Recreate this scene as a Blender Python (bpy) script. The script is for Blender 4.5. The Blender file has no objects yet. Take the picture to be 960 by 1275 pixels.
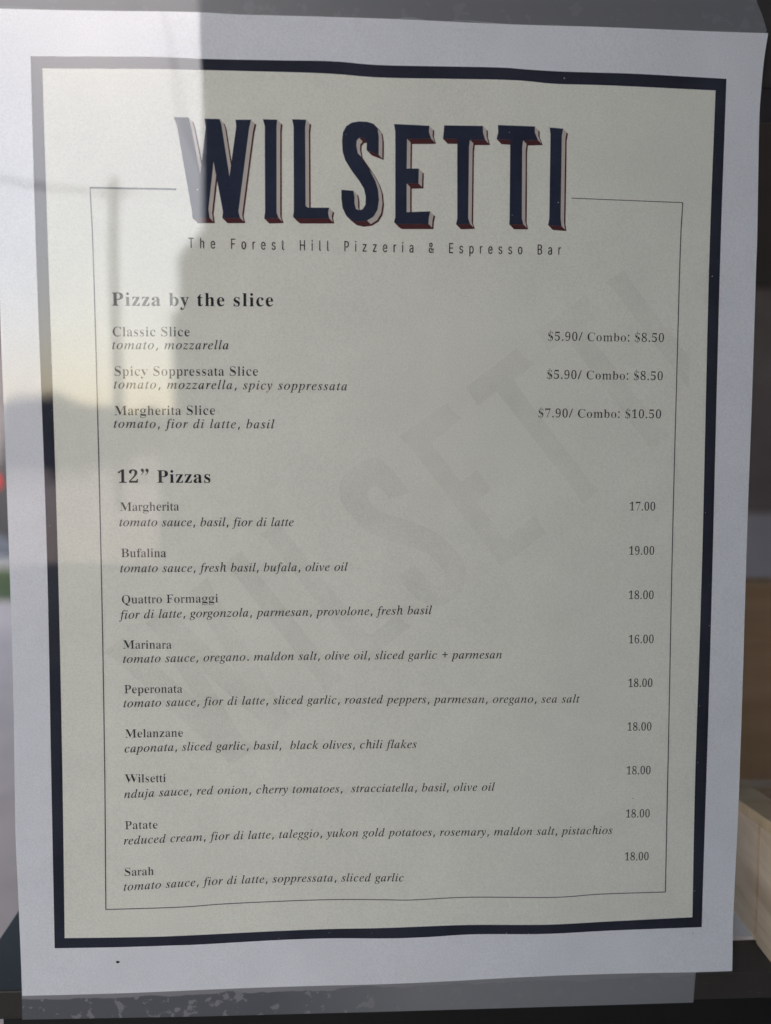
import bpy, math, random
from mathutils import Vector, Matrix
from mathutils.geometry import delaunay_2d_cdt

S = bpy.context.scene
COL = S.collection
random.seed(7)
R = math.radians

# ---------------------------------------------------------------- camera, sky, sun, exposure
cd = bpy.data.cameras.new('camera')
cam = bpy.data.objects.new('camera', cd)
COL.objects.link(cam)
S.camera = cam
cd.sensor_fit = 'VERTICAL'
cd.sensor_height = 24.0
cd.lens = 1100.0 * 24.0 / 1275.0
cd.clip_start = 0.01
cd.clip_end = 1000.0
cd.dof.use_dof = True
cd.dof.focus_distance = 0.262
cd.dof.aperture_fstop = 5.0
yaw, pitch, roll = R(-3.73834), R(-4.46688), R(-0.16918)
rot = Matrix.Rotation(yaw, 3, 'Z') @ Matrix.Rotation(pitch, 3, 'X') @ Matrix.Rotation(roll, 3, 'Y')
cam.matrix_world = Matrix.Translation((-0.01754, -0.25519, 0.02304)) @ (rot @ Matrix.Rotation(R(90), 3, 'X')).to_4x4()

SUN_EL, SUN_AZ = R(44), R(194)            # azimuth clockwise from +y: high over the street, kept off the sheet by an added roof
w = bpy.data.worlds.new('World')
S.world = w
w.use_nodes = True
wn = w.node_tree.nodes
bg = wn['Background']
sky = wn.new('ShaderNodeTexSky')
sky.sky_type = 'NISHITA'
sky.sun_disc = False
sky.sun_elevation = SUN_EL
sky.sun_rotation = SUN_AZ
sky.air_density = 1.0
sky.dust_density = 2.4
sky.ozone_density = 1.0
w.node_tree.links.new(sky.outputs[0], bg.inputs[0])
bg.inputs[1].default_value = 0.15
sl = bpy.data.lights.new('sun', 'SUN')
sl.energy = 0.6
sl.angle = R(10)
sl.color = (1.0, 0.97, 0.93)
so = bpy.data.objects.new('sun', sl)
COL.objects.link(so)
sdir = Vector((math.sin(SUN_AZ) * math.cos(SUN_EL), math.cos(SUN_AZ) * math.cos(SUN_EL), math.sin(SUN_EL)))
so.rotation_euler = sdir.to_track_quat('Z', 'Y').to_euler()
S.view_settings.view_transform = 'Standard'
S.view_settings.look = 'None'
S.view_settings.exposure = 1.78
S.view_settings.gamma = 1.0
S.cycles.max_bounces = 8

# ---------------------------------------------------------------- helpers
def tag(o, label=None, cat=None, group=None, kind=None):
    for k, v in (('label', label), ('category', cat), ('group', group), ('kind', kind)):
        if v: o[k] = v
    return o

def empty(name, loc, label, cat, group=None, rz=0.0):
    o = bpy.data.objects.new(name, None)
    o.empty_display_size = 0.05
    o.location = loc
    o.rotation_euler[2] = rz
    COL.objects.link(o)
    return tag(o, label, cat, group)

def mesh_obj(name, verts, faces, mat, parent=None, smooth=False, normals=None):
    me = bpy.data.meshes.new(name)
    me.from_pydata([tuple(v) for v in verts], [], faces)
    me.validate()
    me.update()
    if mat: me.materials.append(mat)
    if smooth or normals:
        me.polygons.foreach_set('use_smooth', [True] * len(me.polygons))
    if normals and len(normals) == len(me.vertices):
        me.normals_split_custom_set_from_vertices([tuple(n) for n in normals])
    o = bpy.data.objects.new(name, me)
    COL.objects.link(o)
    if parent: o.parent = parent
    return o

class MB:
    """collects shapes that become ONE mesh object"""
    def __init__(s): s.v, s.f = [], []
    def add(s, vs, fs):
        n = len(s.v); s.v += [Vector(v) for v in vs]; s.f += [tuple(i + n for i in f) for f in fs]; return s
    def box(s, x0, x1, y0, y1, z0, z1, b=0.0):
        if b <= 0:
            v = [(x, y, z) for z in (z0, z1) for (x, y) in ((x0, y0), (x1, y0), (x1, y1), (x0, y1))]
            return s.add(v, [(0, 3, 2, 1), (4, 5, 6, 7), (0, 1, 5, 4), (1, 2, 6, 5), (2, 3, 7, 6), (3, 0, 4, 7)])
        import bmesh
        bm = bmesh.new()
        bmesh.ops.create_cube(bm, size=1.0)
        for q in bm.verts:
            q.co = Vector(((x0 + x1) / 2 + q.co.x * (x1 - x0), (y0 + y1) / 2 + q.co.y * (y1 - y0), (z0 + z1) / 2 + q.co.z * (z1 - z0)))
        bmesh.ops.bevel(bm, geom=list(bm.edges), offset=b, segments=2, profile=0.6, affect='EDGES')
        bm.verts.index_update()
        s.add([q.co for q in bm.verts], [tuple(q.index for q in f.verts) for f in bm.faces])
        bm.free()
        return s
    def prism(s, poly, a, b, axis='z'):
        """extrude a 2D polygon along an axis from a to b"""
        m = {'z': lambda p, t: (p[0], p[1], t), 'y': lambda p, t: (p[0], t, p[1]), 'x': lambda p, t: (t, p[0], p[1])}[axis]
        n = len(poly)
        v = [m(p, a) for p in poly] + [m(p, b) for p in poly]
        return s.add(v, [tuple(range(n))[::-1], tuple(range(n, 2 * n))] + [(i, (i + 1) % n, n + (i + 1) % n, n + i) for i in range(n)])
    def tube(s, pts, r, n=8):
        pts = [Vector(p) for p in pts]
        rings = []
        for i, p in enumerate(pts):
            t = (pts[min(i + 1, len(pts) - 1)] - pts[max(i - 1, 0)]).normalized()
            a = t.orthogonal().normalized() if abs(t.z) > 0.95 else t.cross(Vector((0, 0, 1))).normalized()
            c = t.cross(a)
            rr = r[i] if isinstance(r, (list, tuple)) else r
            rings.append([p + (a * math.cos(k * 2 * math.pi / n) + c * math.sin(k * 2 * math.pi / n)) * rr for k in range(n)])
        v = [q for ring in rings for q in ring]
        f = [(i * n + k, i * n + (k + 1) % n, (i + 1) * n + (k + 1) % n, (i + 1) * n + k) for i in range(len(pts) - 1) for k in range(n)]
        f += [tuple(range(n))[::-1], tuple(range(len(v) - n, len(v)))]
        return s.add(v, f)
    def build(s, name, mat, parent=None, smooth=False):
        return mesh_obj(name, s.v, s.f, mat, parent, smooth)

def new_mat(name):
    m = bpy.data.materials.new(name)
    m.use_nodes = True
    t = m.node_tree
    return m, t, t.nodes['Principled BSDF'], t.links

def noise(t, scale, detail=4.0, rough=0.55, obj=True, stretch=None):
    tc = t.nodes.new('ShaderNodeTexCoord')
    n = t.nodes.new('ShaderNodeTexNoise')
    n.inputs['Scale'].default_value = scale
    n.inputs['Detail'].default_value = detail
    n.inputs['Roughness'].default_value = rough
    src = tc.outputs['Object']
    if stretch:
        mp = t.nodes.new('ShaderNodeMapping')
        mp.inputs['Scale'].default_value = stretch
        t.links.new(src, mp.inputs['Vector']); src = mp.outputs['Vector']
    t.links.new(src, n.inputs['Vector'])
    return n

def ramp(t, fac, stops):
    r = t.nodes.new('ShaderNodeValToRGB')
    e = r.color_ramp.elements
    while len(e) < len(stops): e.new(0.5)
    for q, (p, c) in zip(e, stops):
        q.position = p
        q.color = (c[0], c[1], c[2], 1) if isinstance(c, (tuple, list)) else (c, c, c, 1)
    t.links.new(fac, r.inputs['Fac'])
    return r

def bump(t, p, height, strength, dist, socket='Normal'):
    b = t.nodes.new('ShaderNodeBump')
    b.inputs['Strength'].default_value = strength
    b.inputs['Distance'].default_value = dist
    t.links.new(height, b.inputs['Height'])
    t.links.new(b.outputs['Normal'], p.inputs[socket])

def simple(name, c, rough=0.7, var=0.12, scale=8.0, bs=0.0, bd=0.01, metallic=0.0, stretch=None, spec=0.5):
    m, t, p, l = new_mat(name)
    n = noise(t, scale, 6.0, 0.6, stretch=stretch)
    r = ramp(t, n.outputs['Fac'], [(0.3, tuple(max(0, x * (1 - var)) for x in c)), (0.7, tuple(min(1, x * (1 + var)) for x in c))])
    l.new(r.outputs['Color'], p.inputs['Base Color'])
    p.inputs['Roughness'].default_value = rough
    p.inputs['Metallic'].default_value = metallic
    p.inputs['Specular IOR Level'].default_value = spec
    if bs: bump(t, p, n.outputs['Fac'], bs, bd)
    return m

COAT_IOR = 1.68
def printed(name, c, var=0.03, speck=True, fibre=0.10, dust=False):
    """ink or bare stock under a clear coat added in place of window glass"""
    m, t, p, l = new_mat(name)
    n = noise(t, 45.0, 6.0, 0.6)
    r = ramp(t, n.outputs['Fac'], [(0.32, tuple(x * (1 - var) for x in c)), (0.68, tuple(min(1, x * (1 + var)) for x in c))])
    col = r.outputs['Color']
    if speck:                                   # fine toner grain
        g = noise(t, 2200.0, 2.0, 0.7)
        gr = ramp(t, g.outputs['Fac'], [(0.30, 0.90), (0.62, 1.03)])
        mx = t.nodes.new('ShaderNodeMixRGB'); mx.blend_type = 'MULTIPLY'; mx.inputs[0].default_value = 1.0
        l.new(col, mx.inputs[1]); l.new(gr.outputs['Color'], mx.inputs[2]); col = mx.outputs[0]
    if dust:                                    # pale dust grains caught on the sheet
        d1 = noise(t, 820.0, 1.0, 0.5)
        dr = ramp(t, d1.outputs['Fac'], [(0.80, 0.0), (0.835, 1.0)])
        m3 = t.nodes.new('ShaderNodeMixRGB'); m3.inputs[2].default_value = (0.45, 0.45, 0.46, 1)
        l.new(dr.outputs['Color'], m3.inputs[0]); l.new(col, m3.inputs[1]); col = m3.outputs[0]
    l.new(col, p.inputs['Base Color'])
    p.inputs['Roughness'].default_value = 0.85
    p.inputs['Specular IOR Level'].default_value = 0.0
    p.inputs['Coat Weight'].default_value = 1.0  # coat carries the reflection of a window pane that is left out
    p.inputs['Coat IOR'].default_value = COAT_IOR
    p.inputs['Coat Roughness'].default_value = 0.015
    f = noise(t, 520.0, 6.0, 0.7, stretch=(1.0, 1.0, 0.45))
    bump(t, p, f.outputs['Fac'], fibre, 0.0009)
    return m

M = dict(
    stock=printed('white_stock', (0.775, 0.78, 0.815), 0.035),
    cream=printed('cream_ink', (0.80, 0.79, 0.695), 0.035),
    faint_print=printed('watermark_ink', (0.757, 0.746, 0.656), 0.07),
    navy=printed('navy_ink', (0.034, 0.036, 0.052), 0.2, dust=True),
    title_navy=printed('title_navy_ink', (0.031, 0.037, 0.063), 0.2, dust=True),
    ink=printed('black_ink', (0.030, 0.030, 0.032), 0.15, False),
    soft_ink=printed('grey_ink', (0.05, 0.05, 0.05), 0.15, False),
    tag_ink=printed('dark_brown_ink', (0.035, 0.022, 0.026), 0.15, False),
    line=printed('grey_line_ink', (0.10, 0.10, 0.10), 0.15, False),
    pale=printed('pale_beige_ink', (0.55, 0.49, 0.44), 0.05, False),
    red=printed('dark_red_ink', (0.090, 0.032, 0.034), 0.12, False),
)

# ---------------------------------------------------------------- measured layout of the sheet, millimetres on its face
D = {"sheet_left":[[-107.61, 139.58], [-107.65, 110.51], [-107.77, 78.29], [-108.02, 60.83], [-107.96, 43.18], [-107.82, 27.57], [-107.61, -6.41], [-107.57, -24.83], [-107.65, -52.86], [-108.21, -88.58], [-107.95, -108.93], [-107.72, -139.7]],
 "sheet_right":[[108.25, 140.08], [107.39, 133.27], [106.96, 127.03], [106.55, 118.07], [106.71, 104.79], [107.11, 82.04], [107.09, 72.85], [107.23, 35.55], [107.18, -7.42], [107.41, -49.03], [107.52, -86.6], [107.01, -122.4], [107.03, -128.87], [107.15, -139.81]],
 "sheet_top":[[-107.61, 139.58], [-80.21, 140.07], [-54.26, 140.41], [-41.16, 140.21], [-19.1, 140.4], [-1.27, 140.34], [25.79, 140.15], [53.25, 140.17], [71.77, 140.11], [108.25, 140.08]],
 "sheet_bottom":[[-107.72, -139.7], [-58.15, -139.64], [-29.5, -139.87], [-0.45, -139.98], [36.45, -139.47], [74.03, -139.6], [96.14, -139.79], [107.15, -139.81]],
 "border_outer":[[[-97.87, 127.51], [-66.41, 128.25], [-50.06, 128.1], [-30.24, 128.38], [-15.79, 128.53], [-1.24, 127.84], [29.35, 128.31], [38.52, 128.03], [47.72, 127.75], [58.13, 127.72], [72.1, 127.69], [96.45, 127.17]],
  [[-97.87, 127.51], [-97.77, 69.74], [-97.11, -6.46], [-97.56, -69.65], [-97.92, -125.21]],
  [[96.45, 127.17], [96.24, 72.68], [96.81, -7.37], [97.09, -73.77], [97.09, -125.35]],
  [[-97.92, -125.21], [-79.09, -125.39], [-63.85, -125.43], [-55.59, -125.47], [-31.81, -125.06], [-16.21, -125.1], [-0.49, -125.6], [11.69, -125.57], [26.39, -125.19], [48.67, -125.95], [68.65, -125.62], [97.09, -125.35]]],
 "border_inner":[[[-94.85, 124.44], [-65.38, 125.09], [-50.09, 125.15], [-19.14, 125.26], [-1.23, 124.52], [32.83, 125.02], [46.63, 124.36], [62.85, 124.33], [93.36, 123.86]],
  [[-94.85, 124.44], [-94.56, 69.79], [-94.1, -6.48], [-94.38, -69.72], [-94.95, -122.18]],
  [[93.36, 123.86], [93.0, 72.63], [93.61, -7.35], [93.58, -73.69], [94.06, -122.1]],
  [[-94.95, -122.18], [-79.03, -122.42], [-63.8, -122.57], [-31.8, -122.23], [-16.21, -122.16], [-0.5, -122.32], [23.91, -122.18], [48.62, -123.02], [68.59, -122.67], [94.06, -122.1]]],
 "frame_lines":[[0.446, [[-82.78, 92.97], [-59.33, 93.03]]], [0.235, [[52.1, 92.91], [84.63, 92.33]]], [0.306, [[-82.78, 93.08], [-82.31, 69.97], [-82.04, -6.53], [-82.34, -69.97], [-82.88, -113.78]]], [0.306, [[84.63, 92.33], [84.27, 72.5], [84.42, -7.31], [85.0, -73.51], [85.34, -113.81]]], [0.282, [[-82.88, -113.78], [-61.32, -113.74], [-48.35, -113.21], [-28.16, -112.94], [-13.79, -113.02], [-0.52, -113.52], [7.48, -113.82], [24.8, -113.51], [50.45, -114.42], [65.13, -113.87], [85.34, -113.81]]]],
 "letters":[[[-59.75, 112.44], [-55.71, 112.43], [-55.25, 110.81], [-52.69, 97.2], [-51.04, 109.86], [-51.36, 112.19], [-47.19, 112.18], [-46.73, 110.85], [-44.66, 96.78], [-42.66, 110.37], [-42.88, 112.12], [-38.57, 112.23], [-39.13, 109.87], [-42.29, 87.34], [-41.83, 85.57], [-46.77, 85.47], [-46.57, 87.26], [-49.0, 100.64], [-50.6, 87.78], [-50.27, 85.41], [-54.95, 85.32], [-55.16, 87.39], [-58.89, 110.25]],
  [[-35.32, 112.43], [-31.35, 112.42], [-31.55, 110.47], [-31.7, 87.25], [-31.16, 85.77], [-35.17, 85.57], [-34.91, 87.19], [-34.8, 110.57]],
  [[-27.25, 112.64], [-23.39, 112.62], [-23.64, 110.56], [-23.6, 89.2], [-22.99, 88.74], [-17.01, 88.85], [-17.32, 87.41], [-17.02, 85.92], [-26.54, 85.74], [-27.15, 86.15], [-26.9, 87.64], [-26.84, 110.77]],
  [[-3.14, 103.58], [-3.1, 108.4], [-3.44, 110.59], [-4.58, 111.98], [-6.38, 112.48], [-8.63, 112.53], [-10.66, 112.15], [-12.23, 111.13], [-13.13, 109.47], [-13.4, 107.28], [-13.25, 104.22], [-12.46, 101.82], [-10.66, 99.01], [-8.62, 96.41], [-7.26, 94.24], [-6.74, 92.04], [-6.85, 89.82], [-7.6, 88.59], [-8.62, 88.28], [-9.52, 88.66], [-9.91, 90.2], [-9.91, 91.97], [-10.2, 93.62], [-13.59, 93.82], [-13.6, 91.46], [-13.26, 88.81], [-12.24, 86.73], [-10.66, 85.54], [-8.62, 85.13], [-6.34, 85.51], [-4.53, 86.65], [-3.4, 88.56], [-3.02, 91.23], [-3.29, 94.1], [-4.09, 96.51], [-5.68, 99.34], [-7.72, 102.15], [-8.97, 103.88], [-9.39, 105.84], [-9.3, 107.27], [-8.63, 108.05], [-7.84, 108.18], [-6.94, 107.76], [-6.49, 106.79], [-6.53, 104.81]],
  [[1.15, 112.08], [11.1, 111.86], [10.99, 110.13], [11.62, 108.36], [4.85, 108.13], [4.76, 100.02], [8.21, 100.1], [8.12, 96.03], [4.78, 95.95], [4.82, 88.03], [11.51, 88.4], [11.15, 86.76], [11.04, 84.89], [2.05, 84.72], [1.25, 85.19], [1.61, 86.58], [1.52, 109.89]],
  [[15.29, 112.08], [26.31, 112.24], [26.33, 110.51], [26.97, 108.44], [22.63, 108.33], [22.4, 106.53], [22.35, 86.67], [22.87, 85.17], [18.88, 84.97], [19.24, 86.61], [19.03, 108.54], [14.95, 108.44], [15.18, 110.23]],
  [[30.53, 112.59], [41.14, 112.5], [41.16, 110.88], [42.07, 108.81], [37.82, 108.58], [37.6, 106.6], [37.77, 86.96], [38.24, 85.33], [34.15, 85.26], [34.25, 86.9], [34.13, 108.61], [30.21, 108.76], [30.68, 110.62]],
  [[45.4, 112.31], [49.29, 112.11], [48.95, 110.18], [49.0, 87.18], [49.3, 85.05], [45.37, 85.28], [45.72, 87.12], [45.68, 110.4]]],
 "shift":[1.433, -1.386],
 "watermark":[[[-82.02, -37.23], [-76.33, -33.04], [-73.96, -34.88], [-55.7, -51.67], [-67.03, -31.84], [-69.99, -28.87], [-64.14, -24.56], [-62.06, -25.97], [-43.97, -43.85], [-55.86, -22.44], [-58.05, -20.2], [-52.15, -15.58], [-50.4, -19.49], [-30.35, -54.91], [-27.75, -56.98], [-34.59, -62.33], [-36.27, -59.54], [-54.23, -42.87], [-42.49, -63.04], [-39.44, -66.11], [-45.95, -71.2], [-48.51, -68.42], [-78.47, -39.46]],
  [[-47.85, -11.96], [-42.32, -7.89], [-40.49, -10.82], [-15.42, -43.94], [-13.04, -45.5], [-18.43, -49.98], [-19.85, -47.39], [-45.11, -14.04]],
  [[-36.87, -3.37], [-31.5, 0.57], [-29.61, -2.58], [-6.28, -32.7], [-4.93, -32.73], [3.25, -26.35], [4.41, -28.72], [6.48, -30.53], [-6.56, -40.71], [-7.86, -40.76], [-9.16, -38.36], [-34.28, -5.57]],
  [[6.24, 8.65], [1.02, 15.4], [-1.82, 18.07], [-4.89, 18.85], [-7.9, 17.71], [-11.05, 15.49], [-13.43, 12.91], [-14.48, 9.88], [-13.92, 6.65], [-11.92, 3.32], [-8.37, -0.8], [-4.68, -3.35], [0.89, -5.45], [6.54, -7.0], [10.81, -8.66], [13.95, -11.22], [16.24, -14.46], [16.57, -16.97], [15.5, -18.46], [13.82, -18.86], [11.59, -17.08], [9.64, -14.58], [7.42, -12.56], [2.52, -15.78], [5.12, -19.12], [8.5, -22.52], [12.2, -24.42], [15.71, -24.46], [18.98, -22.92], [21.7, -20.03], [22.94, -16.53], [22.39, -12.67], [19.97, -8.52], [16.42, -4.77], [12.67, -2.21], [7.38, 0.12], [1.49, 1.97], [-2.11, 3.11], [-4.84, 5.41], [-6.26, 7.49], [-6.19, 9.27], [-5.24, 10.25], [-3.55, 10.6], [-1.87, 9.7], [0.23, 6.91]],
  [[2.85, 24.8], [16.68, 34.56], [18.41, 32.07], [21.2, 30.26], [12.2, 23.09], [20.97, 11.76], [25.61, 15.38], [29.96, 9.61], [25.47, 6.1], [34.29, -4.96], [43.05, 2.43], [44.37, -0.23], [46.3, -2.98], [34.15, -12.47], [32.52, -12.64], [31.48, -10.3], [5.74, 22.16]],
  [[22.14, 39.09], [36.91, 50.37], [38.83, 48.03], [41.98, 45.84], [36.21, 41.33], [37.87, 38.63], [59.78, 11.12], [62.16, 9.54], [56.93, 5.19], [55.59, 7.85], [31.1, 38.0], [25.65, 33.74], [24.01, 36.44]],
  [[42.24, 55.07], [56.63, 65.53], [58.44, 63.37], [61.95, 61.46], [56.47, 56.91], [58.36, 53.98], [80.39, 27.21], [82.85, 25.43], [77.4, 21.17], [75.7, 23.55], [51.47, 53.26], [46.01, 49.52], [44.6, 52.54]],
  [[62.56, 69.51], [68.01, 73.1], [69.68, 70.16], [95.31, 38.87], [98.1, 36.24], [92.54, 32.58], [90.95, 35.46], [65.05, 67.2]]],
 "text":[["tagline", "cond", "The Forest Hill Pizzeria & Espresso Bar", 3.055, [[-56.25, 77.1], [-35.05, 77.01], [-3.37, 76.88], [31.16, 76.89], [49.25, 76.96]]], ["heading", "bold", "Pizza by the slice", 3.948, [[-77.66, 61.0], [-32.69, 61.35]]], ["heading", "bold", "12” Pizzas", 3.901, [[-77.12, 11.57], [-50.72, 11.57]]], ["dish_name", "reg", "Classic Slice", 2.82, [[-77.73, 52.57], [-56.04, 52.8]]], ["dish_name", "reg", "Spicy Soppressata Slice", 2.82, [[-77.51, 41.64], [-37.06, 41.95]]], ["dish_name", "reg", "Margherita Slice", 2.82, [[-77.58, 30.63], [-49.24, 30.88]]], ["dish_name", "reg", "Margherita", 2.656, [[-76.54, 3.57], [-59.79, 3.67]]], ["dish_name", "reg", "Bufalina", 2.656, [[-76.58, -9.63], [-63.68, -9.7]]], ["dish_name", "reg", "Quattro Formaggi", 2.656, [[-76.69, -23.03], [-49.07, -22.92]]], ["dish_name", "reg", "Marinara", 2.656, [[-76.5, -36.14], [-62.52, -36.31]]], ["dish_name", "reg", "Peperonata", 2.656, [[-76.42, -49.24], [-59.66, -49.31]]], ["dish_name", "reg", "Melanzane", 2.656, [[-76.44, -62.32], [-59.62, -62.33]]], ["dish_name", "reg", "Wilsetti", 2.656, [[-76.64, -75.67], [-64.76, -75.77]]], ["dish_name", "reg", "Patate", 2.656, [[-76.98, -89.68], [-67.31, -89.65]]], ["dish_name", "reg", "Sarah", 2.656, [[-77.49, -103.76], [-68.69, -103.66]]], ["dish_description", "ital", "tomato, mozzarella", 2.679, [[-77.69, 49.01], [-45.2, 49.26]]], ["dish_description", "ital", "tomato, mozzarella, spicy soppressata", 2.679, [[-77.47, 38.05], [-45.32, 38.09], [-11.81, 37.98]]], ["dish_description", "ital", "tomato, fior di latte, basil", 2.679, [[-77.7, 27.08], [-32.69, 27.08]]], ["dish_description", "ital", "tomato sauce, basil, fior di latte", 2.632, [[-76.7, -0.8], [-27.24, -0.91]]], ["dish_description", "ital", "tomato sauce, fresh basil, bufala, olive oil", 2.632, [[-76.74, -14.01], [-42.66, -14.02], [-11.83, -13.99]]], ["dish_description", "ital", "fior di latte, gorgonzola, parmesan, provolone, fresh basil", 2.632, [[-76.89, -27.46], [-57.74, -27.25], [-5.49, -27.04], [12.83, -26.93]]], ["dish_description", "ital", "tomato sauce, oregano. maldon salt, olive oil, sliced garlic + parmesan", 2.632, [[-76.47, -40.33], [-40.13, -40.15], [-1.92, -40.22], [33.89, -40.4]]], ["dish_description", "ital", "tomato sauce, fior di latte, sliced garlic, roasted peppers, parmesan, oregano, sea salt", 2.632, [[-76.61, -53.38], [-44.2, -53.16], [-1.89, -53.43], [57.36, -54.11]]], ["dish_description", "ital", "caponata, sliced garlic, basil,  black olives, chili flakes", 2.632, [[-76.53, -66.74], [-60.15, -66.52], [-38.49, -66.62], [8.67, -67.05]]], ["dish_description", "ital", "nduja sauce, red onion, cherry tomatoes,  stracciatella, basil, olive oil", 2.632, [[-76.89, -80.34], [-58.34, -79.81], [-40.95, -79.83], [-14.23, -80.09], [-0.62, -80.24], [32.11, -80.6]]], ["dish_description", "ital", "reduced cream, fior di latte, taleggio, yukon gold potatoes, rosemary, maldon salt, pistachios", 2.632, [[-77.24, -94.3], [-53.53, -93.67], [-34.46, -93.57], [-19.26, -93.59], [-0.58, -93.87], [29.72, -94.43], [50.1, -94.72], [68.44, -94.96]]], ["dish_description", "ital", "tomato sauce, fior di latte, soppressata, sliced garlic", 2.632, [[-77.58, -108.24], [-55.35, -107.38], [-36.93, -107.1], [-16.66, -107.37], [5.02, -107.98]]], ["price", "reg", "$5.90/ Combo: $8.50", 2.656, [[45.64, 52.64], [80.34, 52.56]]], ["price", "reg", "$5.90/ Combo: $8.50", 2.656, [[45.59, 41.72], [80.29, 41.54]]], ["price", "reg", "$7.90/ Combo: $10.50", 2.656, [[43.18, 30.62], [80.09, 30.47]]], ["price", "reg", "17.00", 2.656, [[70.98, 3.43], [79.07, 3.37]]], ["price", "reg", "19.00", 2.656, [[71.14, -9.72], [79.11, -9.76]]], ["price", "reg", "18.00", 2.656, [[71.34, -22.97], [79.3, -23.04]]], ["price", "reg", "16.00", 2.656, [[71.68, -36.33], [79.66, -36.35]]], ["price", "reg", "18.00", 2.656, [[71.88, -49.6], [79.62, -49.67]]], ["price", "reg", "18.00", 2.656, [[71.96, -62.97], [79.69, -63.07]]], ["price", "reg", "18.00", 2.656, [[72.05, -76.48], [79.8, -76.6]]], ["price", "reg", "18.00", 2.656, [[72.18, -89.94], [79.92, -90.06]]], ["price", "reg", "18.00", 2.656, [[72.21, -103.41], [79.95, -103.55]]]],
 "tape_bottom":[[-108.38, -132.73], [-108.49, -147.88], [-55.9, -149.06], [-0.42, -149.81], [54.11, -150.36], [95.71, -150.74], [96.26, -139.66]],
 "tape_top":[[105.7, 149.35], [107.24, 146.32], [108.69, 142.4], [108.44, 139.51], [108.15, 133.29]],
 "glue_line":[[-53.17, 140.87], [-34.56, 141.17], [-19.1, 141.36], [-1.28, 141.1], [5.45, 141.75], [13.33, 141.15], [22.37, 141.55], [34.89, 140.88], [48.63, 140.85], [59.0, 141.01], [71.75, 140.87], [88.11, 140.63], [106.97, 140.79]],
 "specks":[[-79.88, -129.83], [96.55, -3.03], [74.4, -84.04], [94.22, -127.14]]}
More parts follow.
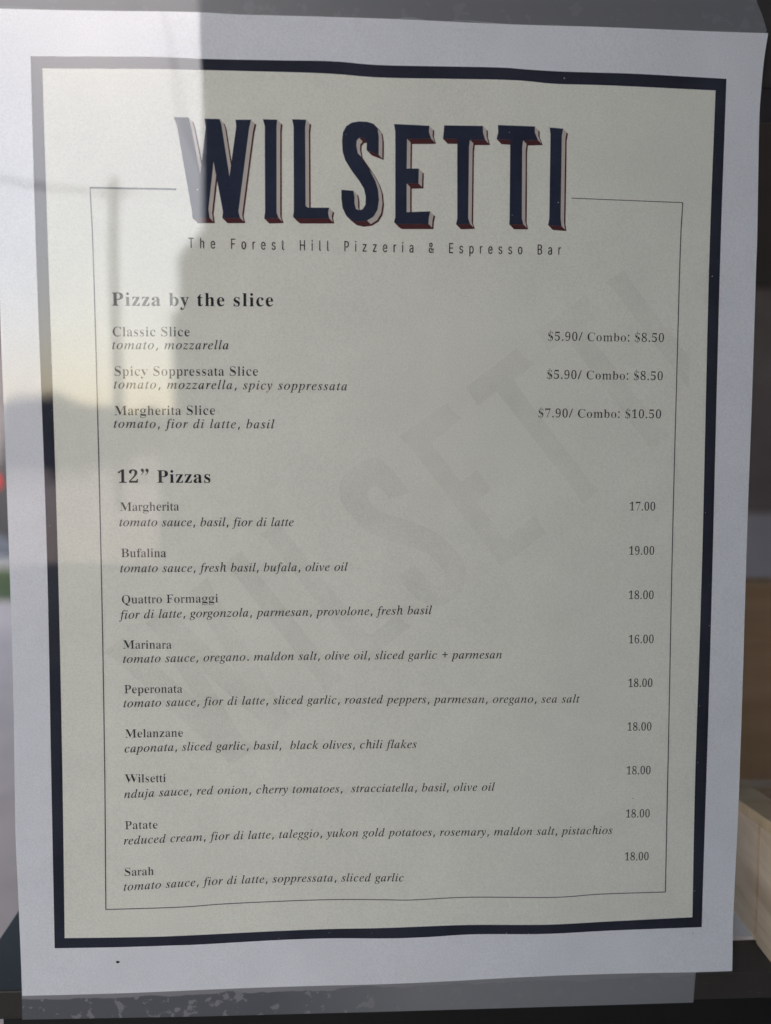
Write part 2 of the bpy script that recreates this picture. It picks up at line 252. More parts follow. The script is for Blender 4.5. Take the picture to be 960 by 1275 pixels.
GLYPHS = {
 'bold': {
  '1': '501|87,0 87,47 160,47 180,51 194,60 202,78 205,106 205,554 144,487 117,468 90,461 70,466 53,479 41,500 38,527 98,549 134,568 176,596 238,643 338,643 338,106 341,81 347,63 361,51 384,47 457,47 457,0',
  '2': '501|31,0 31,92 164,227 213,281 249,327 274,369 290,409 299,450 302,495 297,539 283,570 261,588 232,594 193,584 168,555 154,506 150,439 103,444 67,459 43,486 35,527 40,559 57,587 84,612 123,632 172,644 232,648 293,644 344,631 385,608 414,579 431,542 437,500 434,469 426,439 411,408 389,374 318,293 206,184 116,99 325,99 351,103 373,115 389,134 399,160 407,188 459,188 455,0',
  'P': '557|21,0 21,23 60,29 83,42 95,67 99,107 99,505 95,542 83,565 59,578 21,585 21,607 285,607 383,602 448,587 488,563 519,530 539,490 545,442 539,395 520,354 489,320 445,295 390,279 322,274 243,274 243,107 247,67 259,42 283,29 322,23 322,0/243,306 269,306 325,314 362,337 383,377 390,439 384,499 367,542 336,567 288,575 266,572 252,565 245,552 243,531',
  'a': '458|339,-13 301,-7 277,13 267,47 224,14 178,-5 127,-12 86,-5 54,15 34,46 27,84 33,121 53,154 85,181 159,218 265,253 265,321 261,354 249,377 228,390 197,394 165,391 145,381 139,365 151,342 161,325 164,308 160,286 146,269 127,258 103,254 78,258 60,271 48,290 44,315 49,345 66,371 92,393 126,410 168,421 216,424 298,416 351,390 373,362 386,325 390,280 390,83 393,53 398,47 406,46 427,56 439,37 408,9 375,-8/201,45 232,55 249,67 265,84 265,226 226,213 196,195 175,173 162,145 158,112 162,75 177,52',
  'b': '481|57,-15 57,518 55,552 49,571 35,581 11,586 11,607 184,607 184,372 216,401 253,419 295,424 339,418 378,398 411,368 435,327 451,278 456,221 449,157 430,100 400,53 360,17 311,-6 256,-13 217,-8 178,9 140,38 71,-15/244,19 272,24 294,39 309,65 322,126 327,213 322,285 308,334 283,364 245,373 225,370 207,360 192,343 184,322 184,91 191,51 211,27',
  'c': '391|208,-13 159,-6 116,14 79,47 50,90 32,142 26,200 33,261 53,316 86,361 128,396 177,418 233,425 290,418 334,398 361,366 370,327 366,304 355,287 338,276 315,272 285,279 267,300 261,334 262,348 263,362 259,381 247,392 226,396 198,390 177,372 162,343 153,302 150,250 158,164 183,102 207,74 237,57 272,51 318,62 362,96 380,81 331,28 273,-3',
  'e': '401|205,-13 156,-7 113,14 77,47 49,91 32,146 26,210 32,269 50,321 79,364 116,397 160,418 210,424 257,419 298,402 332,373 357,335 372,287 377,231 377,221 156,221 161,162 174,116 196,83 227,63 266,56 300,63 331,82 360,115 380,97 331,36 273,-1/155,256 269,256 269,287 266,335 257,369 241,389 215,396 182,382 162,340 155,271',
  'h': '508|24,0 24,21 46,25 60,34 67,50 70,74 70,532 68,556 61,572 47,582 25,587 25,607 197,607 197,355 233,394 276,417 324,424 366,419 399,402 422,373 436,333 441,282 441,74 443,50 450,34 463,25 484,21 484,0 270,0 270,21 276,21 297,27 309,45 313,74 313,289 311,321 305,344 293,357 270,362 231,350 197,313 197,74 199,50 206,34 218,25 240,21 240,0',
  'i': '264|134,483 108,487 86,502 72,524 67,550 72,576 86,598 108,613 134,618 161,613 182,598 197,576 201,550 197,524 182,502 160,487/24,0 24,21 47,26 60,34 67,49 70,74 70,336 68,363 62,380 50,388 27,391 28,414 198,414 198,74 200,51 206,35 218,26 240,21 240,0',
  'l': '266|24,0 24,21 47,26 60,34 67,49 70,74 70,530 68,555 63,572 50,582 27,586 27,607 198,607 198,74 200,51 206,35 218,26 240,21 240,0',
  's': '384|201,-13 162,-8 116,8 98,12 79,6 68,-12 47,-12 47,141 71,141 88,90 116,52 150,28 187,20 216,24 238,35 252,54 256,78 244,112 208,140 142,173 102,198 73,226 55,257 49,294 59,345 86,388 130,416 188,425 221,421 265,410 275,408 284,407 297,411 307,425 325,425 325,296 304,296 287,338 262,369 232,389 199,395 173,391 155,381 143,365 140,346 143,326 154,310 171,296 195,282 255,253 295,229 322,202 338,169 343,126 333,69 304,24 259,-4',
  't': '304|165,-13 119,-6 88,14 70,47 64,95 64,372 27,372 27,399 117,492 149,531 172,565 193,565 193,414 277,414 277,372 193,372 193,109 194,85 199,68 209,57 224,54 252,65 275,99 296,88 263,32 220,-1',
  'y': '400|70,-187 39,-182 13,-167 -3,-143 -9,-112 -5,-90 6,-71 24,-57 47,-53 69,-56 85,-66 96,-81 99,-101 99,-108 99,-116 103,-128 115,-132 132,-123 152,-99 172,-59 187,-6 48,334 33,367 21,383 10,389 -4,391 -6,414 216,414 216,391 181,386 173,379 171,366 173,355 177,342 247,158 307,321 315,347 317,365 314,378 306,386 270,391 270,414 399,414 399,391 382,387 369,374 346,323 216,-32 194,-87 172,-128 151,-156 127,-174 101,-184',
  'z': '390|17,0 17,19 224,383 171,383 128,378 96,362 74,333 58,288 35,288 42,414 366,414 366,388 167,33 203,33 258,39 297,58 325,92 347,143 368,143 357,0',
  '”': '500|60,610 80,665 130,690 185,670 215,610 210,530 170,450 100,390 65,365 60,385 110,430 145,490 140,525 90,540/280,610 300,665 350,690 405,670 435,610 430,530 390,450 320,390 285,365 280,385 330,430 365,490 360,525 310,540'},
 'reg': {
  '$': '500|68,-14 68,210 69,210 90,126 129,66 164,40 206,25 252,20 302,27 342,48 367,80 375,119 366,156 339,187 297,213 217,254 154,294 113,337 90,385 82,442 87,493 102,537 125,572 156,599 194,616 237,621 291,615 357,597 370,594 386,593 414,600 421,621 422,621 422,425 424,425 415,472 391,513 362,547 327,572 289,588 249,593 203,587 167,569 143,541 135,507 142,475 162,449 193,426 234,404 316,364 362,338 394,311 417,282 431,251 439,216 442,177 436,124 419,77 390,39 352,10 304,-7 246,-13 206,-10 166,1 131,13 109,16 90,14 75,9 68,-14/235,-90 265,-90 265,750 235,750',
  '.': '240|119,-13 98,-9 81,2 69,21 64,48 69,77 81,95 98,105 119,108 141,105 159,95 171,77 176,48 171,21 159,2 141,-9',
  '/': '333|9,0 247,639 324,639 86,0',
  '0': '500|250,-9 204,-4 165,9 133,32 95,82 70,148 54,228 49,321 54,414 70,494 95,559 133,608 165,630 204,644 251,648 316,638 365,608 402,559 429,494 445,414 451,321 445,228 429,147 402,82 364,32 333,9 295,-4/250,49 290,57 318,81 334,121 346,207 350,321 346,434 334,519 318,559 290,582 251,590 212,582 184,559 167,519 154,434 150,321 154,207 167,121 183,81 211,57',
  '1': '500|100,0 100,47 162,47 187,51 209,60 220,78 224,106 212,554 131,487 108,468 89,461 78,466 67,479 59,500 54,527 106,549 144,568 186,596 244,643 325,643 319,106 322,81 332,63 353,51 382,47 443,47 443,0',
  '2': '500|45,0 49,92 177,227 227,281 264,327 291,369 308,409 317,450 320,495 315,539 298,570 269,588 231,594 183,584 151,555 135,506 137,439 108,444 78,459 60,486 54,527 58,559 72,587 95,612 129,632 175,644 232,648 290,644 337,631 373,608 398,579 413,542 418,500 415,469 408,439 394,408 373,374 304,293 193,184 99,99 326,99 357,103 384,115 405,134 417,160 418,188 445,188 441,0',
  '5': '500|219,-9 162,-5 119,7 88,25 69,47 58,72 55,99 58,127 68,146 84,157 95,161 91,136 99,111 114,88 137,70 168,58 206,54 239,57 270,67 297,84 318,111 331,148 335,197 326,256 298,297 252,321 195,330 135,325 96,313 70,330 95,639 407,639 411,476 386,476 385,507 369,532 350,539 327,541 127,541 113,375 170,385 224,389 285,383 336,367 378,341 409,303 427,256 434,197 429,143 415,99 393,64 365,36 332,16 296,2 257,-6',
  '6': '500|262,-9 205,-1 156,24 116,65 86,124 66,201 59,296 63,367 74,434 93,494 119,546 151,589 192,621 239,641 296,648 344,645 381,634 406,618 422,598 432,575 435,550 430,524 418,501 391,485 358,480 360,534 352,558 339,578 317,591 287,595 247,589 213,568 186,534 160,460 155,359 220,382 251,390 289,392 336,387 375,371 406,343 430,307 445,261 450,207 444,147 428,95 402,51 366,18 320,-2/265,50 305,59 335,86 353,131 358,198 352,261 333,304 300,329 258,338 227,334 197,324 170,309 149,295 155,183 178,108 201,76 230,57',
  '7': '500|163,0 401,542 148,542 115,537 91,521 80,496 80,451 53,451 57,639 457,639 452,595 213,0',
  '8': '500|244,-9 180,-3 130,14 92,42 66,77 51,118 46,163 54,216 77,257 116,292 177,323 123,357 92,394 73,437 66,485 71,526 84,565 106,598 141,625 190,642 255,648 309,643 352,629 385,604 408,572 422,534 426,492 420,443 399,407 364,376 306,347 382,307 424,266 447,221 454,169 448,117 431,74 401,38 360,12 308,-4/271,377 312,398 335,423 348,454 352,493 349,519 341,543 327,564 307,581 281,593 249,596 208,589 178,568 160,535 155,496 162,455 184,424 218,399/249,42 297,50 336,73 360,109 368,154 359,194 332,227 288,257 216,287 177,265 152,237 134,203 129,159 137,112 161,75 200,50',
  '9': '500|203,-9 158,-5 125,6 102,23 87,44 78,68 75,92 77,110 82,125 90,137 92,143 99,106 124,75 161,54 208,47 259,58 299,89 327,141 344,214 341,307 299,283 274,264 244,251 207,246 163,252 125,267 94,294 70,330 55,376 50,432 56,492 73,545 100,588 136,621 182,641 236,648 293,640 341,617 382,577 413,519 434,443 441,347 437,276 427,209 409,148 384,95 352,52 311,19 262,-2/245,311 280,315 310,327 333,346 352,371 345,470 325,537 303,565 275,583 241,588 197,579 166,550 148,503 142,437 146,392 157,356 178,331 208,316',
  ':': '240|119,371 98,374 81,385 69,404 64,432 69,460 81,479 98,489 119,493 141,489 159,479 171,460 176,432 171,404 159,385 141,374/119,-13 98,-9 81,2 69,21 64,48 69,77 81,95 98,105 119,108 141,105 159,95 171,77 176,48 171,21 159,2 141,-9',
  'B': '667|39,0 41,23 75,29 110,43 128,69 134,109 134,492 132,525 124,550 109,566 86,577 58,583 39,585 38,607 331,607 424,602 493,585 540,557 567,518 576,467 570,427 554,392 525,365 484,344 414,330 496,313 547,289 582,258 602,220 609,176 602,124 581,81 546,46 497,20 435,5 358,0/259,336 285,336 358,343 412,363 441,401 451,460 444,513 423,550 383,571 326,578 290,575 266,566 255,549 253,521/335,32 399,41 444,65 468,108 475,171 465,235 433,277 376,300 299,308 259,308 253,87 257,61 271,44 298,35',
  'C': '667|366,-14 280,-4 206,26 144,75 97,139 68,217 58,304 68,391 98,468 145,531 208,580 283,610 369,621 436,612 518,587 553,580 595,590 608,621 608,621 608,411 609,411 576,486 521,543 477,570 429,586 377,591 307,579 252,545 214,487 192,406 184,302 192,204 217,129 259,75 320,42 396,31 458,38 520,60 577,94 611,141 617,118 581,70 535,33 485,7 428,-9',
  'F': '556|35,0 36,23 68,30 100,45 117,71 122,112 122,500 117,540 98,564 66,577 34,585 33,607 527,607 527,426 531,426 525,476 505,514 474,542 433,561 381,571 316,575 271,573 252,569 238,561 231,531 236,330 263,330 321,337 366,360 395,401 403,462 402,462 402,158 404,158 396,224 367,267 321,290 261,298 236,298 231,107 233,79 240,57 257,41 281,31 313,26 338,23 339,0',
  'M': '889|32,0 33,23 65,29 99,42 118,66 123,106 123,510 121,535 115,554 102,567 80,576 34,585 33,607 249,607 444,190 640,607 853,607 852,585 821,578 790,564 773,541 768,504 768,114 769,81 775,57 788,41 808,31 833,26 851,23 852,0 567,0 569,23 613,33 635,43 648,59 654,81 655,111 640,532 394,0 388,0 145,518 130,107 136,64 156,39 190,27 224,23 225,0',
  'P': '556|34,0 35,23 66,29 97,42 113,67 118,107 118,505 113,542 96,565 65,578 36,585 35,607 284,607 379,602 440,587 476,563 503,530 520,490 525,442 520,395 504,354 476,320 437,295 386,279 321,274 229,274 223,107 228,67 245,42 276,29 307,23 308,0/229,306 269,306 331,314 376,337 400,377 408,439 402,499 381,542 343,567 288,575 260,572 238,565 226,552 223,531',
  'Q': '722|520,-154 452,-148 394,-130 346,-99 305,-56 268,-1 202,28 151,67 111,115 80,172 62,235 55,304 61,368 78,428 106,483 143,530 188,568 241,597 300,615 365,621 427,616 484,598 536,569 580,531 617,485 644,431 662,370 668,304 661,234 642,171 610,114 567,65 513,27 437,0 482,-60 540,-96 610,-107 644,-105 666,-98 666,-123 595,-146/365,16 429,28 479,62 514,120 534,200 540,304 535,390 520,462 493,518 457,559 411,583 357,591 293,580 243,545 208,488 188,407 182,304 187,217 203,146 229,90 266,49 311,24',
  'S': '556|76,-14 76,210 77,210 100,126 144,66 183,40 229,25 281,20 336,27 380,48 408,80 417,119 407,156 377,187 331,213 241,254 172,294 125,337 100,385 91,442 97,493 113,537 139,572 174,599 215,616 263,621 323,615 397,597 412,594 429,593 461,600 468,621 469,621 469,425 471,425 461,472 435,513 402,547 364,572 322,588 277,593 226,587 186,569 159,541 150,507 158,475 180,449 215,426 260,404 352,364 402,338 439,311 464,282 480,251 489,216 492,177 485,124 466,77 434,39 391,10 338,-7 273,-13 229,-10 185,1 145,13 121,16 101,14 83,9 76,-14',
  'W': '944|275,-14 68,524 54,551 37,570 12,580 -9,585 -10,607 265,607 264,585 246,582 220,576 203,565 197,547 209,497 344,204 484,470 460,532 445,558 424,573 394,580 369,585 368,607 665,607 664,585 632,581 600,569 587,549 597,515 733,221 854,493 867,542 861,561 842,574 814,581 792,585 791,607 950,607 948,585 927,577 903,561 885,538 869,506 677,-14 672,-14 488,412 282,-14',
  'a': '444|329,-13 300,-7 284,13 264,47 208,14 167,-5 123,-12 89,-5 65,15 50,46 44,84 49,121 65,154 92,181 161,218 272,253 275,321 270,354 254,377 227,390 191,394 154,391 127,381 116,365 130,342 138,325 140,308 138,286 130,269 117,258 100,254 83,258 71,271 64,290 61,315 65,345 78,371 99,393 129,410 166,421 209,424 283,416 328,390 345,362 356,325 360,280 360,83 364,53 375,47 395,46 408,56 407,37 385,9 358,-8/195,45 233,55 253,67 274,84 268,226 212,213 179,195 154,173 139,145 134,112 140,75 160,52',
  'b': '500|74,-15 79,518 77,552 67,571 44,581 26,586 25,607 178,607 184,372 236,401 269,419 306,424 347,418 382,398 412,368 434,327 449,278 454,221 448,157 430,100 401,53 363,17 318,-6 266,-13 231,-8 195,9 145,38 67,-15/253,19 290,24 320,39 340,65 355,126 360,213 354,285 338,334 305,364 256,373 228,370 203,360 183,343 172,322 172,91 181,51 209,27',
  'c': '444|236,-13 187,-6 143,14 105,47 76,90 57,142 51,200 58,261 79,316 113,361 156,396 207,418 264,425 323,418 365,398 390,366 398,327 395,304 388,287 375,276 358,272 335,279 323,300 318,334 319,348 320,362 313,381 289,392 256,396 216,390 184,372 163,343 152,302 148,250 158,164 189,102 222,74 262,57 310,51 371,62 410,96 409,81 362,28 303,-3',
  'e': '444|227,-13 179,-7 137,14 101,47 74,91 56,146 50,210 56,269 74,321 103,364 140,397 183,418 232,424 279,419 319,402 351,373 376,335 391,287 396,231 402,221 157,221 157,162 174,116 203,83 243,63 295,56 340,63 380,82 400,115 399,97 353,36 295,-1/157,256 312,256 318,287 315,335 304,369 278,389 236,396 187,382 159,340 150,271',
  'f': '333|39,0 40,21 72,29 89,36 99,47 104,98 97,369 41,369 41,414 97,414 104,471 109,515 123,551 146,581 199,610 271,620 323,613 360,594 381,566 388,533 385,507 377,489 365,478 349,474 332,477 320,487 313,502 310,521 313,540 321,561 326,569 330,577 314,587 281,591 243,587 220,573 211,551 208,520 215,414 302,414 302,369 215,369 208,87 213,54 231,34 264,25 295,21 295,0',
  'g': '500|223,-187 140,-181 84,-162 52,-133 43,-99 49,-73 70,-51 126,-34 81,-13 63,12 58,40 63,71 80,99 113,123 178,147 102,179 67,225 56,283 61,322 78,357 106,385 143,407 188,420 240,424 296,420 353,406 469,406 469,357 391,357 416,317 424,271 419,234 404,201 380,174 348,154 309,141 262,137 241,138 215,139 185,136 158,126 139,112 132,95 144,79 175,69 214,65 267,65 338,62 390,54 424,39 445,17 457,-12 461,-49 455,-89 436,-123 405,-150 330,-178/240,166 283,173 311,194 323,230 327,281 323,332 311,368 283,389 240,396 198,389 170,368 157,332 153,281 157,230 170,194 198,173/245,-155 305,-152 353,-144 391,-131 416,-112 424,-88 416,-68 392,-55 357,-48 314,-46 140,-46 102,-69 90,-97 102,-119 134,-138 181,-151',
  'h': '500|37,0 38,21 52,25 73,34 84,50 87,74 87,532 85,556 75,572 54,582 39,587 38,607 181,607 187,355 241,394 278,417 319,424 355,419 381,402 399,373 411,333 415,282 415,74 418,50 428,34 449,25 463,21 464,0 279,0 279,21 274,21 303,27 322,45 327,74 327,289 325,321 317,344 297,357 265,362 218,350 177,313 175,74 178,50 188,34 208,25 222,21 223,0',
  'i': '278|141,483 121,487 105,502 94,524 91,550 94,576 105,598 121,613 141,618 161,613 178,598 188,576 192,550 188,524 177,502 161,487/40,0 41,21 56,26 79,34 90,49 93,74 93,336 91,363 81,380 59,388 44,391 43,414 194,414 188,74 191,51 201,35 222,26 237,21 238,0',
  'l': '278|39,0 41,21 56,26 78,34 90,49 93,74 93,530 91,555 82,572 60,582 43,586 42,607 193,607 187,74 190,51 200,35 220,26 236,21 237,0',
  'm': '778|40,0 41,21 56,25 78,34 90,50 94,74 94,338 91,362 80,378 58,388 42,392 41,414 191,414 198,353 256,393 293,416 333,424 381,416 413,391 447,348 502,391 542,416 587,424 624,419 651,402 670,373 683,333 687,282 687,74 690,50 700,34 722,25 737,21 738,0 544,0 545,21 560,25 582,35 592,51 595,74 595,289 593,321 584,344 563,357 529,362 480,350 437,316 435,74 438,51 448,35 470,25 484,21 486,0 294,0 295,21 310,25 332,35 342,51 345,74 345,289 343,321 334,343 313,357 279,362 228,350 187,313 186,74 188,51 198,35 219,26 233,21 235,0',
  'n': '500|37,0 38,21 52,25 73,34 84,50 87,74 87,338 85,362 75,378 54,388 39,392 38,414 181,414 187,356 241,394 277,417 319,424 355,419 381,402 399,373 411,333 415,282 415,74 418,50 428,34 449,25 463,21 464,0 279,0 279,21 274,21 303,27 322,45 327,74 327,289 325,321 317,344 297,357 265,362 218,350 177,313 175,74 178,50 188,34 208,25 222,21 223,0',
  'o': '500|251,-13 194,-6 145,15 105,49 75,94 56,146 49,205 56,265 75,318 105,363 145,396 194,417 250,424 305,418 353,397 393,364 424,320 443,266 450,205 443,144 424,91 393,47 354,14 306,-6/251,15 298,24 329,52 339,75 344,108 348,205 343,303 328,361 297,389 251,398 202,389 171,361 157,303 152,206 157,109 162,75 172,52 203,24',
  'p': '500|37,-185 38,-165 47,-162 66,-156 79,-147 87,-134 90,-85 90,324 87,358 78,377 58,387 41,393 40,414 179,414 187,350 237,392 270,417 310,425 349,418 383,398 411,365 433,322 447,271 452,213 447,151 432,96 410,50 380,16 345,-6 306,-13 270,-7 240,12 192,43 180,-77 186,-132 197,-147 217,-157 251,-164 252,-185/264,38 310,48 339,79 354,132 359,206 355,278 343,330 326,353 300,366 267,371 233,364 204,345 180,313 180,91 200,61 228,44',
  'r': '333|33,0 34,21 46,26 65,34 75,49 77,74 77,336 75,364 66,380 48,388 36,391 36,414 157,414 164,336 204,374 226,402 249,419 270,424 293,420 307,405 316,383 319,355 317,331 310,313 300,300 287,296 275,299 268,308 252,333 238,343 218,347 194,340 174,322 160,293 156,256 156,74 160,49 173,34 197,25 216,21 217,0',
  's': '389|204,-13 169,-8 122,8 98,12 69,6 60,-12 62,-12 62,141 60,141 72,90 103,52 144,28 189,20 225,24 254,35 272,54 279,78 263,112 221,140 154,173 115,198 89,226 74,257 69,294 77,345 101,388 139,416 191,425 220,421 264,410 275,408 289,407 313,411 320,425 316,425 316,296 319,296 307,338 278,369 242,389 202,395 170,391 144,381 128,365 122,346 127,326 141,310 162,296 189,282 249,253 287,229 310,202 323,169 328,126 320,69 294,24 255,-4',
  't': '278|150,-13 114,-6 93,14 81,47 76,95 71,372 37,372 41,399 120,492 150,531 165,565 164,565 164,414 240,414 240,372 164,372 158,109 160,85 167,68 182,57 206,54 241,65 255,99 254,88 228,32 193,-1',
  'u': '500|175,-13 130,-4 102,23 86,67 80,129 80,330 77,358 68,377 47,388 30,392 29,414 176,414 170,99 174,78 187,61 209,51 236,47 283,58 322,88 324,330 321,359 310,378 286,388 267,392 266,414 418,414 413,93 416,68 428,52 450,43 466,39 466,17 397,9 316,-13 311,54 267,26 239,4 208,-9',
  'y': '500|88,-187 57,-182 33,-167 18,-143 13,-112 16,-90 25,-71 40,-57 60,-53 78,-56 90,-66 98,-81 100,-101 100,-108 100,-116 112,-128 145,-132 179,-123 210,-99 237,-59 257,-6 82,334 61,367 42,383 21,389 12,391 10,414 253,414 252,391 215,386 196,379 190,366 193,355 199,342 309,158 406,321 416,347 420,365 413,378 392,386 356,391 355,414 482,414 480,391 466,387 442,374 410,323 247,-32 220,-87 195,-128 171,-156 147,-174 120,-184',
  'z': '444|35,0 40,19 273,383 193,383 139,378 96,362 65,333 54,288 55,288 63,414 401,414 396,388 172,33 232,33 299,39 351,58 388,92 406,143 403,143 392,0'},
 'ital': {
  '+': '512|219,99 219,284 41,284 41,347 219,347 219,533 292,533 292,347 470,347 470,284 292,284 292,99',
  ',': '240|32,-116 56,-4 78,104 169,104 178,94 144,-10 98,-116',
  '.': '240|119,-13 96,-9 76,2 63,21 58,48 63,77 76,95 96,105 119,108 143,105 163,95 177,77 182,48 177,21 163,2 143,-9',
  'a': '456|66,-11 33,-5 7,14 -10,44 -15,86 -6,159 19,234 60,304 116,365 158,397 201,415 245,422 279,416 303,400 310,373 318,412 394,412 314,120 301,59 303,50 310,47 333,62 376,107 395,96 346,37 302,1 261,-11 237,-6 223,8 218,30 226,75 253,157 210,83 163,31 116,0/109,44 128,49 150,64 174,87 197,116 242,188 260,228 274,268 283,307 286,343 281,374 268,392 246,398 208,387 169,354 134,302 104,234 84,162 77,98 81,68 91,50',
  'b': '454|109,-11 60,-6 22,8 -3,27 -12,48 -9,67 111,538 117,565 118,582 116,595 111,602 81,607 62,607 68,623 124,629 162,638 208,649 220,647 223,640 139,334 179,383 230,412 285,422 337,413 378,386 405,344 413,290 407,237 389,183 360,132 321,86 276,46 224,16 168,-4/126,13 174,23 220,53 261,99 294,158 315,222 323,281 317,322 302,352 279,372 248,378 209,368 173,338 141,290 116,222 78,89 72,51 78,30 95,17',
  'c': '398|133,-11 92,-6 58,8 30,30 2,80 -7,145 -3,189 11,233 31,276 59,316 93,352 133,381 198,412 266,422 305,417 336,403 355,381 361,355 358,335 348,318 332,308 311,304 287,308 271,320 266,340 270,357 281,373 285,379 288,386 283,395 263,398 219,389 177,361 140,317 110,261 91,201 85,143 90,97 106,61 131,38 163,30 207,39 252,65 304,109 324,94 260,36 197,1',
  'd': '473|82,-11 40,-4 8,18 -11,52 -18,98 -13,142 2,191 24,241 54,290 89,334 129,372 160,394 192,410 224,419 256,422 302,414 322,391 358,554 360,568 361,581 359,593 355,601 324,606 306,606 311,623 366,629 406,638 452,649 462,647 465,640 464,631 462,624 326,107 320,80 318,59 321,45 332,40 360,57 408,107 429,96 388,48 354,15 322,-4 289,-11 261,-6 243,10 238,36 244,82 267,150 227,79 181,29 134,-1/121,37 142,42 166,58 191,82 215,114 260,190 291,272 300,311 303,346 300,369 292,386 280,397 264,400 223,390 180,357 140,306 106,237 82,165 74,104 77,76 87,55 102,41',
  'e': '383|118,-9 65,0 23,28 -3,72 -11,132 -7,175 6,220 28,265 57,308 91,346 131,378 195,411 260,422 298,417 326,404 344,383 350,355 342,318 319,284 281,253 197,214 86,190 83,157 81,131 84,96 94,69 109,50 130,38 158,34 200,42 244,67 295,108 314,95 268,48 222,16 173,-3/90,210 163,230 220,265 246,295 261,327 266,362 260,389 240,398 214,392 186,373 158,345 132,307 109,261',
  'f': '265|-64,-204 -89,-201 -110,-190 -123,-174 -128,-155 -124,-133 -110,-120 -88,-116 -62,-123 -53,-144 -56,-158 -59,-169 -59,-177 -56,-179 -36,-170 -19,-144 -3,-99 12,-33 90,377 4,377 12,406 97,406 105,454 133,537 175,599 210,627 247,644 287,649 322,645 349,631 367,610 373,585 368,562 351,549 324,544 303,548 289,560 285,579 286,588 289,596 292,607 288,620 274,625 246,612 223,574 204,511 180,406 285,406 280,377 174,377 140,200 95,10 72,-60 49,-114 16,-164 -22,-194',
  'g': '381|84,-204 19,-197 -31,-175 -64,-141 -75,-99 -61,-51 -21,-7 41,32 13,52 2,76 8,93 24,112 72,161 38,188 15,220 7,260 14,302 33,341 64,375 104,402 151,419 202,424 237,421 277,409 329,394 390,394 390,355 329,355 336,315 330,271 310,231 280,198 241,173 196,157 147,151 111,154 93,134 87,116 101,94 152,73 214,50 262,25 293,-8 303,-53 296,-95 276,-132 243,-163 199,-185 146,-199/149,172 174,178 197,194 218,220 234,253 245,291 248,332 245,362 234,385 217,398 196,403 172,397 149,380 127,354 110,321 98,283 95,243 101,203 118,180/100,-176 148,-173 184,-161 209,-142 224,-115 229,-80 225,-59 213,-42 195,-26 173,-13 123,7 71,24 28,-9 2,-45 -7,-85 -2,-118 10,-144 31,-162 61,-173',
  'h': '500|365,-9 333,-3 308,15 292,44 286,81 290,132 302,201 320,295 329,343 332,378 329,407 318,425 301,431 272,423 242,401 212,363 174,294 153,229 108,0 26,0 129,553 136,601 131,624 115,638 85,643 75,643 83,681 239,681 208,516 193,442 175,367 177,367 222,434 273,475 329,488 361,484 387,472 406,452 417,424 420,389 416,350 406,290 385,184 377,134 375,90 377,67 385,52 398,47 420,53 450,68 469,42 415,4',
  'i': '236|163,525 144,528 127,538 115,553 111,570 115,587 127,603 144,613 163,617 183,613 200,603 212,588 216,570 212,552 200,538 183,528/44,-11 16,-5 -1,11 -6,39 -1,71 9,115 68,321 72,338 74,352 71,367 63,377 48,382 18,383 23,398 86,407 127,414 165,422 177,419 181,411 180,403 177,395 90,105 83,69 86,49 96,43 125,60 173,112 192,99 141,38 92,1',
  'j': '232|166,525 146,528 130,538 118,553 114,570 118,587 130,603 146,613 166,617 186,613 203,603 214,588 218,570 214,552 203,538 186,528/-67,-204 -94,-200 -116,-188 -130,-169 -135,-148 -131,-127 -118,-115 -96,-111 -70,-119 -60,-143 -61,-156 -62,-168 -61,-177 -57,-180 -41,-164 -21,-117 1,-34 27,90 76,331 77,341 77,351 75,366 70,376 56,381 20,383 25,399 80,407 118,414 158,422 171,418 173,407 103,76 88,10 71,-47 52,-95 33,-134 4,-173 -29,-196',
  'k': '452|290,-10 265,-4 245,13 209,84 159,214 109,172 58,0 -23,0 131,552 135,579 134,594 128,602 95,607 78,607 84,624 144,633 185,641 210,647 225,649 236,647 240,639 235,621 115,210 256,320 290,351 300,373 292,387 258,392 267,407 454,407 449,391 443,391 392,379 331,340 224,257 291,97 310,62 320,51 330,47 359,62 401,106 421,91 386,47 352,15 319,-4',
  'l': '230|42,-10 21,-7 5,2 -5,16 -9,35 -3,72 12,133 125,550 129,577 127,594 120,604 105,609 73,612 75,628 137,635 178,642 218,649 230,647 234,641 230,621 89,112 80,66 83,51 90,46 117,62 163,109 183,96 144,49 107,16 72,-3',
  'm': '733|546,-10 518,-4 501,13 495,41 498,70 506,104 559,291 568,339 563,360 548,366 526,361 499,343 469,316 438,279 407,235 378,183 340,96 308,0 229,0 308,270 318,311 321,343 317,360 302,366 287,362 265,351 211,306 183,275 156,238 121,171 90,93 57,0 -22,0 60,282 72,324 75,351 73,366 65,375 17,383 22,399 83,405 124,413 150,420 164,422 176,419 180,411 178,403 176,395 123,236 202,339 280,400 351,421 384,415 404,398 411,369 404,322 381,245 422,309 469,358 513,393 556,414 598,421 631,415 651,397 658,367 654,337 644,296 587,87 585,77 584,66 586,51 594,47 606,51 621,64 639,85 665,116 684,101 639,39 593,2',
  'n': '485|297,-12 276,-9 259,1 249,16 246,37 255,87 282,187 308,288 317,338 313,359 299,366 284,362 264,351 216,310 169,253 129,189 95,110 60,0 -21,0 65,295 76,350 74,364 68,373 54,378 30,380 19,380 22,396 89,404 132,413 175,422 183,419 183,410 125,236 185,318 247,375 303,409 351,420 383,414 402,398 409,371 406,335 396,296 344,117 336,85 333,65 336,50 345,45 372,64 415,121 436,110 391,42 345,2',
